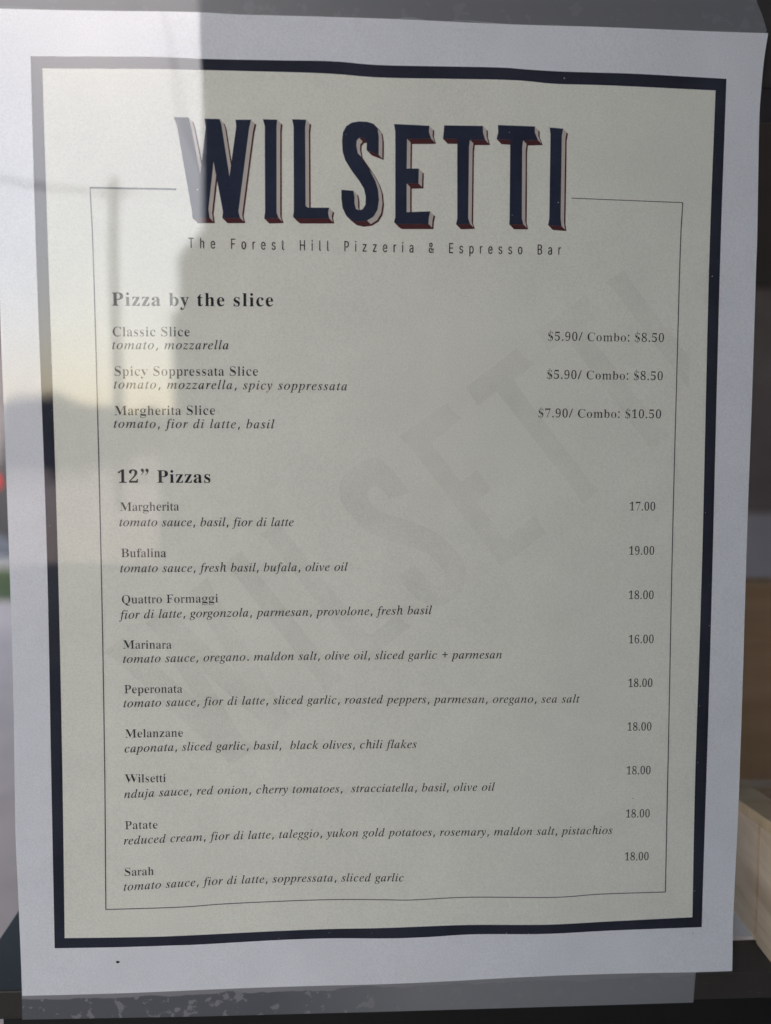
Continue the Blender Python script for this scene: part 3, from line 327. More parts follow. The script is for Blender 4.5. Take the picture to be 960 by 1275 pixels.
  'o': '467|141,-11 79,-1 30,29 -1,76 -11,136 -5,187 13,238 41,286 78,330 120,367 168,397 218,415 269,422 333,412 382,382 414,335 424,275 419,230 404,184 381,139 351,98 315,61 274,30 209,0/150,15 184,22 218,43 249,74 277,114 300,159 318,207 330,256 333,302 325,355 302,388 263,398 222,388 181,357 142,308 109,244 88,176 80,111 85,70 99,40 121,21',
  'p': '454|-133,-199 -128,-183 -90,-178 -69,-167 -55,-148 -44,-116 67,313 71,333 74,349 72,365 66,374 16,381 22,397 82,404 123,412 165,421 175,419 180,414 177,398 152,333 195,382 247,412 302,422 349,414 385,390 409,351 416,301 410,247 392,193 365,140 329,92 287,50 239,18 188,-3 134,-10 94,-6 69,7 45,-108 36,-151 40,-166 50,-176 69,-182 107,-184 101,-199/134,13 169,19 203,39 236,70 264,110 289,155 308,204 320,255 324,304 320,337 309,361 291,376 266,381 225,370 185,337 152,284 128,216 94,85 91,69 89,53 94,30 108,17',
  'r': '298|-22,0 55,278 68,346 66,362 59,372 12,379 15,396 78,406 119,414 158,422 170,419 172,410 120,239 178,341 232,401 276,422 295,419 310,410 319,395 322,377 318,355 306,337 288,325 267,321 250,323 236,330 225,342 225,357 162,266 105,147 58,0',
  's': '331|104,-11 69,-8 41,-1 8,8 -2,5 -9,-5 -34,-5 -14,141 9,141 19,86 37,46 62,22 95,13 121,19 143,35 157,60 161,91 155,124 134,159 106,196 79,233 56,275 49,296 47,317 55,359 80,392 118,414 164,422 197,420 223,413 258,403 269,407 275,419 298,419 280,286 257,286 240,348 213,386 173,398 155,395 140,383 130,367 127,347 135,316 159,278 187,242 212,206 236,162 243,140 245,118 241,84 227,53 205,27 177,7 143,-6',
  't': '249|44,-11 17,-6 0,10 -5,35 -3,59 3,82 83,377 21,377 25,396 80,417 129,459 178,523 206,523 172,406 248,406 240,377 164,377 94,104 86,60 88,46 95,41 120,57 166,106 185,90 137,34 90,0',
  'u': '485|61,-11 35,-7 15,5 3,25 -1,50 4,91 19,154 61,304 67,329 68,354 66,369 59,377 44,382 13,383 16,399 78,407 119,415 158,422 171,420 176,415 175,406 172,394 100,142 89,98 85,72 90,50 106,43 131,50 161,73 196,107 231,153 265,208 297,271 323,339 345,412 423,412 346,123 335,63 337,48 346,43 375,60 420,112 438,99 393,38 346,1 297,-11 269,-6 251,10 246,36 249,67 259,108 291,204 233,110 173,43 117,3',
  'v': '396|77,-11 61,227 54,308 42,354 26,375 -2,381 -13,381 -9,398 36,406 68,414 91,420 109,421 130,378 142,251 148,78 213,156 268,227 303,284 315,319 312,328 304,338 283,360 275,372 272,384 276,400 286,412 302,420 321,423 340,419 356,407 366,390 370,366 352,301 301,217 217,114 103,-11',
  'y': '360|-58,-204 -79,-202 -95,-194 -105,-182 -109,-167 -106,-153 -96,-141 -82,-133 -64,-131 -38,-138 -26,-143 -13,-145 8,-132 41,-92 100,-9 53,234 42,288 33,325 23,350 10,368 -7,379 -37,383 -34,398 10,404 42,413 85,422 103,402 119,344 140,238 165,76 225,184 262,248 278,284 283,311 279,332 264,347 249,358 242,368 239,384 243,399 252,411 267,418 286,421 307,417 324,406 335,388 338,364 324,297 283,211 239,136 182,47 120,-45 56,-125 -4,-183 -32,-199',
  'z': '355|191,-11 151,-7 99,4 49,17 17,21 -6,15 -33,-2 -38,-4 -46,-6 -58,-4 -62,4 -48,25 246,347 199,342 168,345 140,352 116,359 94,361 76,358 63,351 51,338 36,318 15,325 31,368 50,397 72,414 98,420 138,417 188,407 236,398 265,394 287,397 307,407 333,421 345,418 349,411 346,403 338,393 40,66 87,73 123,70 154,64 183,57 209,55 236,61 257,81 278,115 299,107 284,63 269,31 253,10 236,-2 215,-9'},
 'cond': {
  '&': '597|262,-9 195,-3 137,16 89,45 53,83 31,127 24,178 29,218 44,253 68,284 98,313 174,372 275,447 300,470 320,500 325,518 327,540 323,569 312,593 294,609 268,615 250,612 234,604 222,592 212,575 207,555 205,532 207,507 213,484 243,436 289,379 603,0 476,0 212,309 144,390 117,425 96,459 83,494 79,531 84,574 102,611 131,642 169,665 215,680 267,685 319,680 364,665 402,642 430,612 448,578 454,539 450,510 440,482 425,457 405,433 355,391 219,290 186,260 165,233 155,205 151,175 155,144 164,117 180,94 201,76 227,66 257,62 292,66 326,79 357,100 385,127 409,161 428,202 439,248 450,299 560,299 562,240 550,192 532,153 512,123 477,83 460,62 419,31 369,9 316,-5',
  'B': '608|65,0 65,678 322,678 391,672 448,654 494,626 527,589 546,546 553,498 548,459 535,427 514,401 488,381 458,366 438,356 437,350 459,343 496,327 529,303 556,271 573,230 579,182 573,133 552,89 518,52 469,24 406,6 330,0/182,76 325,76 388,84 426,106 445,140 452,182 448,215 438,245 421,271 397,291 367,303 330,308 182,308/182,381 316,381 348,384 375,395 396,412 412,435 423,463 426,496 420,538 402,572 370,595 319,602 182,602',
  'E': '558|65,0 65,678 512,678 512,602 182,602 182,381 489,381 489,305 182,305 182,76 516,76 516,0',
  'F': '547|65,0 65,678 508,678 508,602 182,602 182,371 477,371 477,295 182,295 182,0',
  'H': '689|65,0 65,678 182,678 182,385 507,385 507,678 625,678 625,0 507,0 507,309 182,309 182,0',
  'P': '593|65,0 65,678 315,678 390,671 454,650 504,616 539,573 560,521 567,463 560,406 539,354 504,310 454,276 390,255 315,248 130,248 130,323 309,323 353,328 386,341 409,363 424,391 434,425 437,463 434,502 424,535 409,563 385,585 353,598 309,603 182,603 182,0',
  'T': '598|27,602 27,678 571,678 571,602 358,602 358,0 241,0 241,602',
  'a': '519|213,-11 163,-7 117,7 76,29 45,59 25,98 19,144 23,183 39,215 63,239 92,257 126,271 162,281 234,293 308,302 331,307 342,313 345,324 345,340 345,342 343,371 336,396 326,415 310,429 289,438 261,441 231,438 207,430 188,417 173,401 161,383 142,365 34,388 58,430 90,461 129,485 171,501 215,510 259,513 323,506 359,496 393,480 424,458 449,427 466,386 471,335 464,0 353,0 353,69 373,69 352,33 326,16 295,1 257,-8/227,61 264,65 293,78 316,99 332,124 342,153 345,184 356,253 353,243 312,234 270,228 238,224 186,211 168,201 155,186 147,166 144,140 147,116 154,96 165,81 181,70 202,63',
  'e': '539|282,-11 208,-3 144,22 93,61 54,113 31,176 24,249 31,322 54,386 91,439 142,479 203,504 273,513 318,509 362,499 403,481 441,455 473,420 497,376 512,322 517,259 510,226 84,226 84,295 471,295 403,269 387,317 377,358 360,392 338,418 309,435 274,440 237,435 207,418 183,392 165,359 154,322 150,281 150,237 154,185 167,142 187,107 213,82 245,67 284,61 309,64 331,70 349,81 365,97 377,117 398,141 506,121 490,84 463,52 427,26 385,6 336,-7',
  'h': '547|174,302 167,0 55,0 55,678 167,678 167,383 118,383 147,443 190,483 243,505 303,513 357,507 404,491 444,465 474,428 492,380 498,320 492,0 379,0 373,314 366,366 348,406 319,431 279,439 251,435 225,423 204,404 188,377 177,343',
  'i': '222|55,0 55,506 167,506 167,0/111,590 82,594 57,606 39,623 33,644 39,665 57,683 82,694 111,698 141,694 167,683 184,665 190,644 184,623 167,606 141,594',
  'l': '252|185,-3 127,4 83,27 56,63 48,112 55,678 167,678 174,132 175,102 178,83 182,73 196,69 211,70 239,72 259,4 218,-1',
  'o': '554|276,-11 206,-3 144,22 93,61 55,113 31,177 24,250 31,324 55,388 93,440 144,480 206,504 276,513 347,504 410,480 461,440 499,388 522,324 530,250 522,177 499,113 461,61 410,22 347,-3/276,62 316,68 347,88 371,118 389,157 400,201 404,250 400,299 389,344 371,383 347,414 316,433 276,440 237,433 207,414 183,383 165,344 154,299 150,250 154,201 165,157 183,118 207,88 237,68',
  'p': '566|55,-190 55,506 165,506 165,426 147,426 166,461 189,480 219,497 258,509 306,513 371,505 429,481 477,442 513,390 535,326 542,252 535,177 513,113 478,60 430,21 372,-3 306,-11 259,-7 220,5 190,22 167,42 147,78 167,78 167,-190/294,62 330,69 359,87 383,117 401,155 412,201 415,253 412,303 401,348 383,386 360,415 330,434 294,440 257,434 228,416 205,388 187,351 176,305 172,253 176,200 187,153 205,115 229,86 258,68',
  'r': '346|55,0 55,506 164,506 164,428 143,428 156,462 191,490 235,507 283,513 306,513 340,512 339,430 304,432 276,434 247,431 222,419 202,402 187,378 177,349 174,316 167,0',
  's': '487|243,-11 189,-7 142,5 100,24 66,51 41,85 28,126 135,142 159,106 178,80 205,65 242,61 283,66 313,83 330,108 335,137 332,161 323,181 306,196 277,207 193,227 129,248 80,277 50,317 40,365 47,406 69,442 102,472 145,494 194,508 249,513 302,509 347,497 385,478 415,452 438,422 451,386 348,370 326,397 310,421 286,438 250,443 214,438 187,422 171,399 167,370 170,344 180,324 200,309 235,297 312,279 376,258 424,229 454,190 464,142 456,100 434,63 400,32 355,9 302,-6',
  't': '303|287,506 287,436 -7,436 -7,506/71,628 184,628 190,130 192,101 198,82 207,70 228,66 244,68 281,71 303,2 259,-4 223,-5 159,3 108,28 75,69 65,124',
  'z': '507|40,0 35,61 318,426 323,431 48,431 48,506 459,506 464,441 189,80 184,75 467,75 467,0'}}
CRATE_A = (0.1242, 0.0333)
CRATE_B = (0.1227, 0.0051)
CRATE_J = 0.0138


# ---------------------------------------------------------------- the setting
GZ = -1.35
concrete = simple('stone_paving', (0.62, 0.46, 0.36), 0.85, 0.16, 3.0, 0.4, 0.01)
asphalt = simple('asphalt', (0.055, 0.055, 0.057), 0.9, 0.25, 20.0, 0.5, 0.01)
MB().add([(-160, -160, GZ), (160, -160, GZ), (160, 160, GZ), (-160, 160, GZ)], [(0, 1, 2, 3)]).build('ground', concrete)['kind'] = 'structure'
MB().box(-150, 150, 9.6, 16.5, GZ - 0.3, GZ + 0.006).build('road', asphalt)['kind'] = 'structure'
MB().box(-150, 150, -8.4, -0.75, GZ - 0.3, GZ + 0.006).build('road', asphalt)['kind'] = 'structure'
MB().box(-150, 150, 9.35, 9.6, GZ - 0.3, GZ + 0.12).build('kerb', simple('kerb_stone', (0.33, 0.32, 0.31), 0.85))['kind'] = 'structure'
# grass verge
g = MB()
for i in range(5200):
    x = random.uniform(-9.0, 2.0); y = random.uniform(7.55, 9.3); h = random.uniform(0.03, 0.09); a = random.uniform(0, 6.28)
    dx, dy = math.cos(a) * 0.006, math.sin(a) * 0.006
    g.add([(x - dx, y - dy, GZ), (x + dx, y + dy, GZ), (x + random.uniform(-.04, .04), y + random.uniform(-.04, .04), GZ + h)], [(0, 1, 2)])
g.box(-9.2, 2.2, 7.5, 9.345, GZ - 0.1, GZ + 0.012)
tag(g.build('grass', simple('grass_green', (0.085, 0.105, 0.03), 0.9, 0.3, 6.0)), kind='stuff')

# ---------------------------------------------------------------- dark metal frame that carries the sheet
metal = simple('dark_bronze_metal', (0.046, 0.041, 0.038), 0.42, 0.18, 40.0, 0.08, 0.001, stretch=(1, 8, 8))
def scuffed(name, c):
    m, t, p, l = new_mat(name)
    n = noise(t, 130.0, 8.0, 0.72, stretch=(0.35, 1, 2.2))
    base = noise(t, 25.0, 4.0, 0.5)
    b = ramp(t, base.outputs['Fac'], [(0.3, tuple(x * 0.8 for x in c)), (0.7, tuple(x * 1.2 for x in c))])
    k = ramp(t, n.outputs['Fac'], [(0.66, 0.0), (0.72, 1.0)])
    mx = t.nodes.new('ShaderNodeMixRGB')
    l.new(k.outputs['Color'], mx.inputs[0]); l.new(b.outputs['Color'], mx.inputs[1])
    mx.inputs[2].default_value = (0.16, 0.145, 0.13, 1)
    l.new(mx.outputs[0], p.inputs['Base Color'])
    p.inputs['Roughness'].default_value = 0.5
    bump(t, p, n.outputs['Fac'], 0.15, 0.0006)
    return m
scuff = scuffed('scuffed_bronze_metal', (0.040, 0.035, 0.031))
fr = empty('display_frame', (0, 0.03, GZ), 'dark bronze metal display frame with a scuffed ledge that the menu is taped to', 'frame')
def part(o, root):                                   # parent and keep the world place
    o.parent = root
    o.matrix_parent_inverse = Matrix.Translation(-Vector(root.location)) if root.rotation_euler[2] == 0 else (Matrix.Translation(root.location) @ Matrix.Rotation(root.rotation_euler[2], 4, 'Z')).inverted()
    return o
sl_ = -0.0113                                        # the ledge is not quite level
def lz(x): return -0.1491 + sl_ * x
lv = []
for (x, y, t) in [(-0.125, 0.0012, 0), (0.45, 0.0012, 0), (0.45, 0.09, 0), (-0.125, 0.09, 0), (-0.125, 0.0012, 1), (0.45, 0.0012, 1), (0.45, 0.09, 1), (-0.125, 0.09, 1)]:
    lv.append((x, y, lz(x) + (0.0088 if t else 0.0)))
import bmesh
def bevelled(verts, faces, off):
    bm = bmesh.new()
    vs = [bm.verts.new(v) for v in verts]
    for f in faces: bm.faces.new([vs[i] for i in f])
    bmesh.ops.recalc_face_normals(bm, faces=bm.faces)
    bmesh.ops.bevel(bm, geom=list(bm.edges), offset=off, segments=2, profile=0.6, affect='EDGES')
    bm.verts.index_update()
    v = [q.co.copy() for q in bm.verts]; f = [tuple(q.index for q in k.verts) for k in bm.faces]
    bm.free()
    return v, f
BOXF = [(0, 3, 2, 1), (4, 5, 6, 7), (0, 1, 5, 4), (1, 2, 6, 5), (2, 3, 7, 6), (3, 0, 4, 7)]
v_, f_ = bevelled(lv, BOXF, 0.0005)
part(mesh_obj('ledge', v_, f_, scuff), fr)
part(MB().box(-0.6, 0.129, 0.002, 0.03, 0.126, 0.20, 0.001).build('top_rail', metal), fr)
black = simple('under_ledge_shade', (0.006, 0.006, 0.006), 0.6, 0.3, 20)
part(MB().box(-0.118, 0.445, 0.012, 0.085, -0.80, -0.1545).build('shade_panel', black), fr)  # black panel put in for the deep shade under the ledge
for x in (-0.06, 0.06):
    part(MB().box(x - 0.009, x + 0.009, 0.008, 0.026, -0.1397, 0.1255, 0.001).build('upright', metal), fr)
for x in (-0.09, 0.40):
    part(MB().box(x - 0.015, x + 0.015, 0.03, 0.06, GZ, -0.8005, 0.002).build('leg', metal), fr)

# ---------------------------------------------------------------- the menu sheet
P2 = 2 * math.pi
def relief(x, z):
    """bulge of the sheet towards the viewer in mm at x, z (mm): it hangs free between its two taped ends"""
    u, q = x / 108.0, z / 140.0
    e = math.exp(-((z - 139.0) / 16.0) ** 2)          # ripples along the taped top edge
    e2 = math.exp(-((z + 139.0) / 22.0) ** 2)
    return (0.65 + 0.10 * math.sin(x / 74.0 + 0.6) * math.cos(z / 95.0) + 0.16 * e * math.sin(x / 9.5 + 1.0) + 0.30 * e2 * math.sin(x / 15.0 + 0.4)
            - 0.10 * u * u + 0.05 * math.sin(z / 33.0 + x / 60.0) + 0.07 * math.sin(x / 21.0 + z / 64.0) + 0.05 * math.sin(z / 17.0 - x / 45.0))
def rel_normal(x, z):
    h = 0.5
    dx = (relief(x + h, z) - relief(x - h, z)) / (2 * h)
    dz = (relief(x, z + h) - relief(x, z - h)) / (2 * h)
    return Vector((-dx, -1.0, -dz)).normalized() if False else Vector((dx * -1.0, -1.0, dz * -1.0)).normalized()
def on_sheet(x, z, lift=0.0):
    return (x * 0.001, -(relief(x, z) + lift) * 0.001, z * 0.001)

menu = empty('menu_sheet', (0, -0.0004, -0.14), 'white pizza menu sheet with a thick navy border, cream panel and block lettered title', 'menu')

def lerp_poly(pts, t):
    """point at fraction t of a polyline, by arc length"""
    d = [math.dist(a, b) for a, b in zip(pts, pts[1:])]
    L = sum(d) * t
    for (a, b), k in zip(zip(pts, pts[1:]), d):
        if L <= k or (a, b) == (pts[-2], pts[-1]):
            s = L / k if k else 0
            return (a[0] + (b[0] - a[0]) * s, a[1] + (b[1] - a[1]) * s)
        L -= k

def smooth_line(pts, n):
    """Catmull-Rom through pts, resampled to n + 1 points"""
    if len(pts) > 2:
        q = [tuple(2 * a - b for a, b in zip(pts[0], pts[1]))] + [tuple(p) for p in pts] + [tuple(2 * a - b for a, b in zip(pts[-1], pts[-2]))]
        o = []
        for i in range(1, len(q) - 2):
            # centripetal-free but gentle: cardinal spline with low tension
            for k in range(8):
                t = k / 8.0
                o.append(tuple(0.5 * ((2 * b) + (c - a) * t + (2 * a - 5 * b + 4 * c - d) * t * t + (3 * b - a - 3 * c + d) * t ** 3) for a, b, c, d in zip(q[i - 1], q[i], q[i + 1], q[i + 2])))
        o.append(tuple(pts[-1]))
        pts = o
    return [lerp_poly(pts, i / n) for i in range(n + 1)]

def emit(name, pts2, faces, lift, mat, parent=menu):
    o = mesh_obj(name, [on_sheet(x, z, lift) for x, z in pts2], faces, mat, None, True, None)
    me = o.data
    # keep every face turned to the viewer
    if sum(p.normal.y * p.area for p in me.polygons) > 0: me.flip_normals()
    me.normals_split_custom_set_from_vertices([tuple(rel_normal(v.co.x * 1000, v.co.z * 1000)) for v in me.vertices])
    if parent: part(o, parent)
    return o

def coons(left, right, top, bottom, nx, nz):
    l, r, t, b = smooth_line(left, nz), smooth_line(right, nz), smooth_line(top, nx), smooth_line(bottom, nx)
    p = []
    for j in range(nz + 1):
        q = j / nz
        for i in range(nx + 1):
            u = i / nx
            p.append(tuple((1 - u) * l[j][k] + u * r[j][k] + (1 - q) * t[i][k] + q * b[i][k]
                           - ((1 - u) * (1 - q) * l[0][k] + u * (1 - q) * r[0][k] + (1 - u) * q * l[nz][k] + u * q * r[nz][k]) for k in (0, 1)))
    f = [(j * (nx + 1) + i, j * (nx + 1) + i + 1, (j + 1) * (nx + 1) + i + 1, (j + 1) * (nx + 1) + i) for j in range(nz) for i in range(nx)]
    return p, f

# the stock, with its own thickness
NX, NZ = 150, 190
pts, fc = coons(D['sheet_left'], D['sheet_right'], D['sheet_top'], D['sheet_bottom'], NX, NZ)
n0 = len(pts)
rim = [i for i in range(NX + 1)] + [j * (NX + 1) + NX for j in range(1, NZ + 1)] + [NZ * (NX + 1) + i for i in range(NX - 1, -1, -1)] + [j * (NX + 1) for j in range(NZ - 1, 0, -1)]
allf = [tuple(reversed(f)) for f in fc] + [tuple(i + n0 for i in f) for f in fc]
allf += [(rim[k], rim[(k + 1) % len(rim)], rim[(k + 1) % len(rim)] + n0, rim[k] + n0) for k in range(len(rim))]
o = mesh_obj('paper', [on_sheet(x, z, 0) for x, z in pts] + [on_sheet(x, z, -0.25) for x, z in pts], allf, M['stock'], None, False)
import bmesh as _b
bm = _b.new(); bm.from_mesh(o.data); _b.ops.recalc_face_normals(bm, faces=bm.faces); bm.to_mesh(o.data); bm.free()
o.data.polygons.foreach_set('use_smooth', [True] * len(o.data.polygons))
nl = [rel_normal(x, z) for x, z in pts]
o.data.normals_split_custom_set_from_vertices([tuple(n) for n in nl] + [tuple(-n) for n in nl])
part(o, menu)

# cream panel
bi, bo = D['border_inner'], D['border_outer']
pts, fc = coons(bi[1], bi[2], bi[0], bi[3], 130, 170)
emit('cream_panel', pts, fc, 0.03, M['cream'])
# navy border: one strip per side, mitred at the corners
bp, bf = [], []
for a, b, n in zip(bo, bi, (130, 170, 170, 130)):
    A, B = smooth_line(a, n), smooth_line(b, n)
    k = len(bp)
    W = 4
    for i in range(n + 1):
        for j in range(W + 1):
            s = -0.0 + j / W
            bp.append((A[i][0] + (B[i][0] - A[i][0]) * s, A[i][1] + (B[i][1] - A[i][1]) * s))
    bf += [(k + i * (W + 1) + j, k + (i + 1) * (W + 1) + j, k + (i + 1) * (W + 1) + j + 1, k + i * (W + 1) + j + 1) for i in range(n) for j in range(W)]
def wind(p, fs):
    o = []
    for f in fs:
        a = sum(p[f[i]][0] * p[f[(i + 1) % len(f)]][1] - p[f[(i + 1) % len(f)]][0] * p[f[i]][1] for i in range(len(f)))
        o.append(tuple(f) if a > 0 else tuple(reversed(f)))
    return o
emit('border', bp, wind(bp, bf), 0.06, M['navy'])

def strip(name, line, width, lift, mat, n=120):
    A = smooth_line(line, n)
    p, f = [], []
    for i, a in enumerate(A):
        q0, q1 = A[max(0, i - 1)], A[min(n, i + 1)]
        t = Vector((q1[0] - q0[0], q1[1] - q0[1])).normalized()
        p += [(a[0] - t.y * width / 2, a[1] + t.x * width / 2), (a[0] + t.y * width / 2, a[1] - t.x * width / 2)]
    f = [(2 * i, 2 * i + 1, 2 * i + 3, 2 * i + 2) for i in range(n)]
    return emit(name, p, wind(p, f), lift, mat)
for wd, ln in D['frame_lines']: strip('frame_line', ln, wd, 0.08, M['line'])

def fill(polys, longest=0.0):
    """even triangles inside nested contours: (points, faces)"""
    vs, es = [], []
    for c in polys:
        q = []
        for p in c:
            if not q or math.dist(p, q[-1]) > 1e-3: q.append(p)
        while len(q) > 1 and math.dist(q[0], q[-1]) <= 1e-3: q.pop()
        if len(q) < 3: continue
        n = len(vs)
        vs += [Vector(p) for p in q]
        es += [(n + i, n + (i + 1) % len(q)) for i in range(len(q))]
    r = delaunay_2d_cdt(vs, es, [], 0, 1e-5)
    p = [(v.x, v.y) for v in r[0]]
    segs = [(vs[a], vs[b]) for a, b in es]
    def inside(x, y):
        k = False
        for a, b in segs:
            if (a.y > y) != (b.y > y) and x < a.x + (y - a.y) * (b.x - a.x) / (b.y - a.y): k = not k
        return k
    f = [tuple(q) for q in r[2] if inside(sum(p[i][0] for i in q) / len(q), sum(p[i][1] for i in q) / len(q))]
    if longest:
        bm = bmesh.new()
        bv = [bm.verts.new((a, b, 0)) for a, b in p]
        for q in f: bm.faces.new([bv[i] for i in q])
        for _ in range(6):
            e = [k for k in bm.edges if k.calc_length() > longest]
            if not e: break
            bmesh.ops.subdivide_edges(bm, edges=e, cuts=1)
            bmesh.ops.triangulate(bm, faces=[k for k in bm.faces if len(k.verts) > 3])
        bm.verts.index_update()
        p = [(v.co.x, v.co.y) for v in bm.verts]
        f = [tuple(v.index for v in k.verts) for k in bm.faces]
        bm.free()
    f = wind(p, f)
    used = sorted({i for q in f for i in q})
    mp = {i: k for k, i in enumerate(used)}
    return [p[i] for i in used], [tuple(mp[i] for i in q) for q in f]

# watermark: the title again, large, faint and slanting
def clip_right(poly, xm):
    o = []
    for a, b in zip(poly, poly[1:] + poly[:1]):
        if a[0] <= xm: o.append(a)
        if (a[0] <= xm) != (b[0] <= xm):
            s = (xm - a[0]) / (b[0] - a[0]); o.append((xm, a[1] + (b[1] - a[1]) * s))
    return o
for L in D['watermark']:
    c = clip_right([tuple(p) for p in L], 88.0)
    if len(c) > 2:
        p, f = fill([c], 3.0)
        emit('watermark_letter', p, f, 0.05, M['faint_print'])

# title: eight block letters, each with a pale and red shaded side
def area2(c): return sum(a[0] * b[1] - b[0] * a[1] for a, b in zip(c, c[1:] + c[:1])) / 2
vx, vy = D['shift']
for L in D['letters']:
    c = [tuple(p) for p in L]
    if area2(c) < 0: c = c[::-1]                       # counter-clockwise: outward normal is (dy, -dx)
    p, f = fill([c], 3.0)
    lt = emit('title_letter', p, f, 0.10, M['title_navy'])
    runs = []                                          # [kind, outline edges] for each unbroken stretch of the shaded side
    m = len(c)
    kinds = []
    for i in range(m):
        a, b = c[i], c[(i + 1) % m]
        ex, ey = b[0] - a[0], b[1] - a[1]
        ln = math.hypot(ex, ey) or 1e-9
        nx, ny = ey / ln, -ex / ln
        kinds.append(None if nx * vx + ny * vy <= 0.02 * math.hypot(vx, vy) else ('pale_side' if nx > 0.30 and ny <= 0.5 else 'red_side'))
    start = next(i for i in range(m) if kinds[i] != kinds[i - 1])
    for q in range(m):
        i = (start + q) % m
        if kinds[i] is None: continue
        if q and kinds[i] == kinds[i - 1] and runs: runs[-1][1].append(i)
        else: runs.append([kinds[i], [i]])
    def ribbon(name, idx, s0, lift, mat):
        line = [c[i] for i in idx] + [c[(idx[-1] + 1) % m]]
        P = [(x + vx * k, y + vy * k) for k in (s0, 1.0) for x, y in line]
        n = len(line)
        o = emit(name, P, wind(P, [(i, i + 1, n + i + 1, n + i) for i in range(n - 1)]), lift, mat, None)
        o.parent = lt
        o.matrix_parent_inverse = Matrix.Identity(4)
    for kd, idx in runs:
        ribbon(kd, idx, 0.0, 0.075 if kd == 'pale_side' else 0.08, M['pale'] if kd == 'pale_side' else M['red'])
        if kd == 'pale_side': ribbon('red_outline', idx, 0.70, 0.088, M['red'])

# lettering
GL = {k: {c: (int(s.split('|')[0]) / 1000.0, [[tuple(int(n) / 1000.0 for n in q.split(',')) for q in ct.split(' ')] for ct in s.split('|')[1].split('/')] if s.split('|')[1] else [])
          for c, s in v.items()} for k, v in GLYPHS.items()}
CACHE = {}
def glyph(style, ch):
    if (style, ch) not in CACHE: CACHE[(style, ch)] = fill(GL[style][ch][1])
    return CACHE[(style, ch)]
CAP = dict(bold=0.662, reg=0.662, ital=0.662, cond=0.728)
def set_line(kind, style, text, cap, path, mat):
    size = cap / CAP[style]
    sx = {'cond': 0.62, 'ital': 0.97, 'reg': 0.97, 'bold': 1.0}[style]
    adv = [(0.25 if ch == ' ' else GL[style][ch][0] * sx) * size for ch in text]
    total = sum(adv)
    length = sum(math.dist(a, b) for a, b in zip(path, path[1:]))
    track = (length - total) / max(1, len(text) - 1)
    if track < -0.02 * size:                           # set a touch narrower instead of colliding
        k = length / total; sx *= k; adv = [a * k for a in adv]; track = 0.0
    base = smooth_line(path, 60)
    P, F, x = [], [], 0.0
    tot = sum(adv) + track * (len(text) - 1)
    for ch, a in zip(text, adv):
        if ch != ' ':
            gp, gf = glyph(style, ch)
            k = len(P)
            for (u, q) in gp:
                px = x + u * size * sx
                t = min(max(px / tot, 0.0), 1.0)
                i = min(int(t * 60), 59); s = t * 60 - i
                bx = base[i][0] + (base[i + 1][0] - base[i][0]) * s + (px - t * tot)
                bz = base[i][1] + (base[i + 1][1] - base[i][1]) * s
                P.append((bx, bz + q * size))
            F += [tuple(i + k for i in q) for q in gf]
        x += a + track
    return emit(kind, P, F, 0.085, mat)
for kind, style, text, cap, path in D['text']:
    set_line(kind, style, text, cap, path, {'tagline': M['tag_ink'], 'heading': M['ink'], 'dish_name': M['soft_ink'], 'dish_description': M['ink'], 'price': M['soft_ink']}[kind])

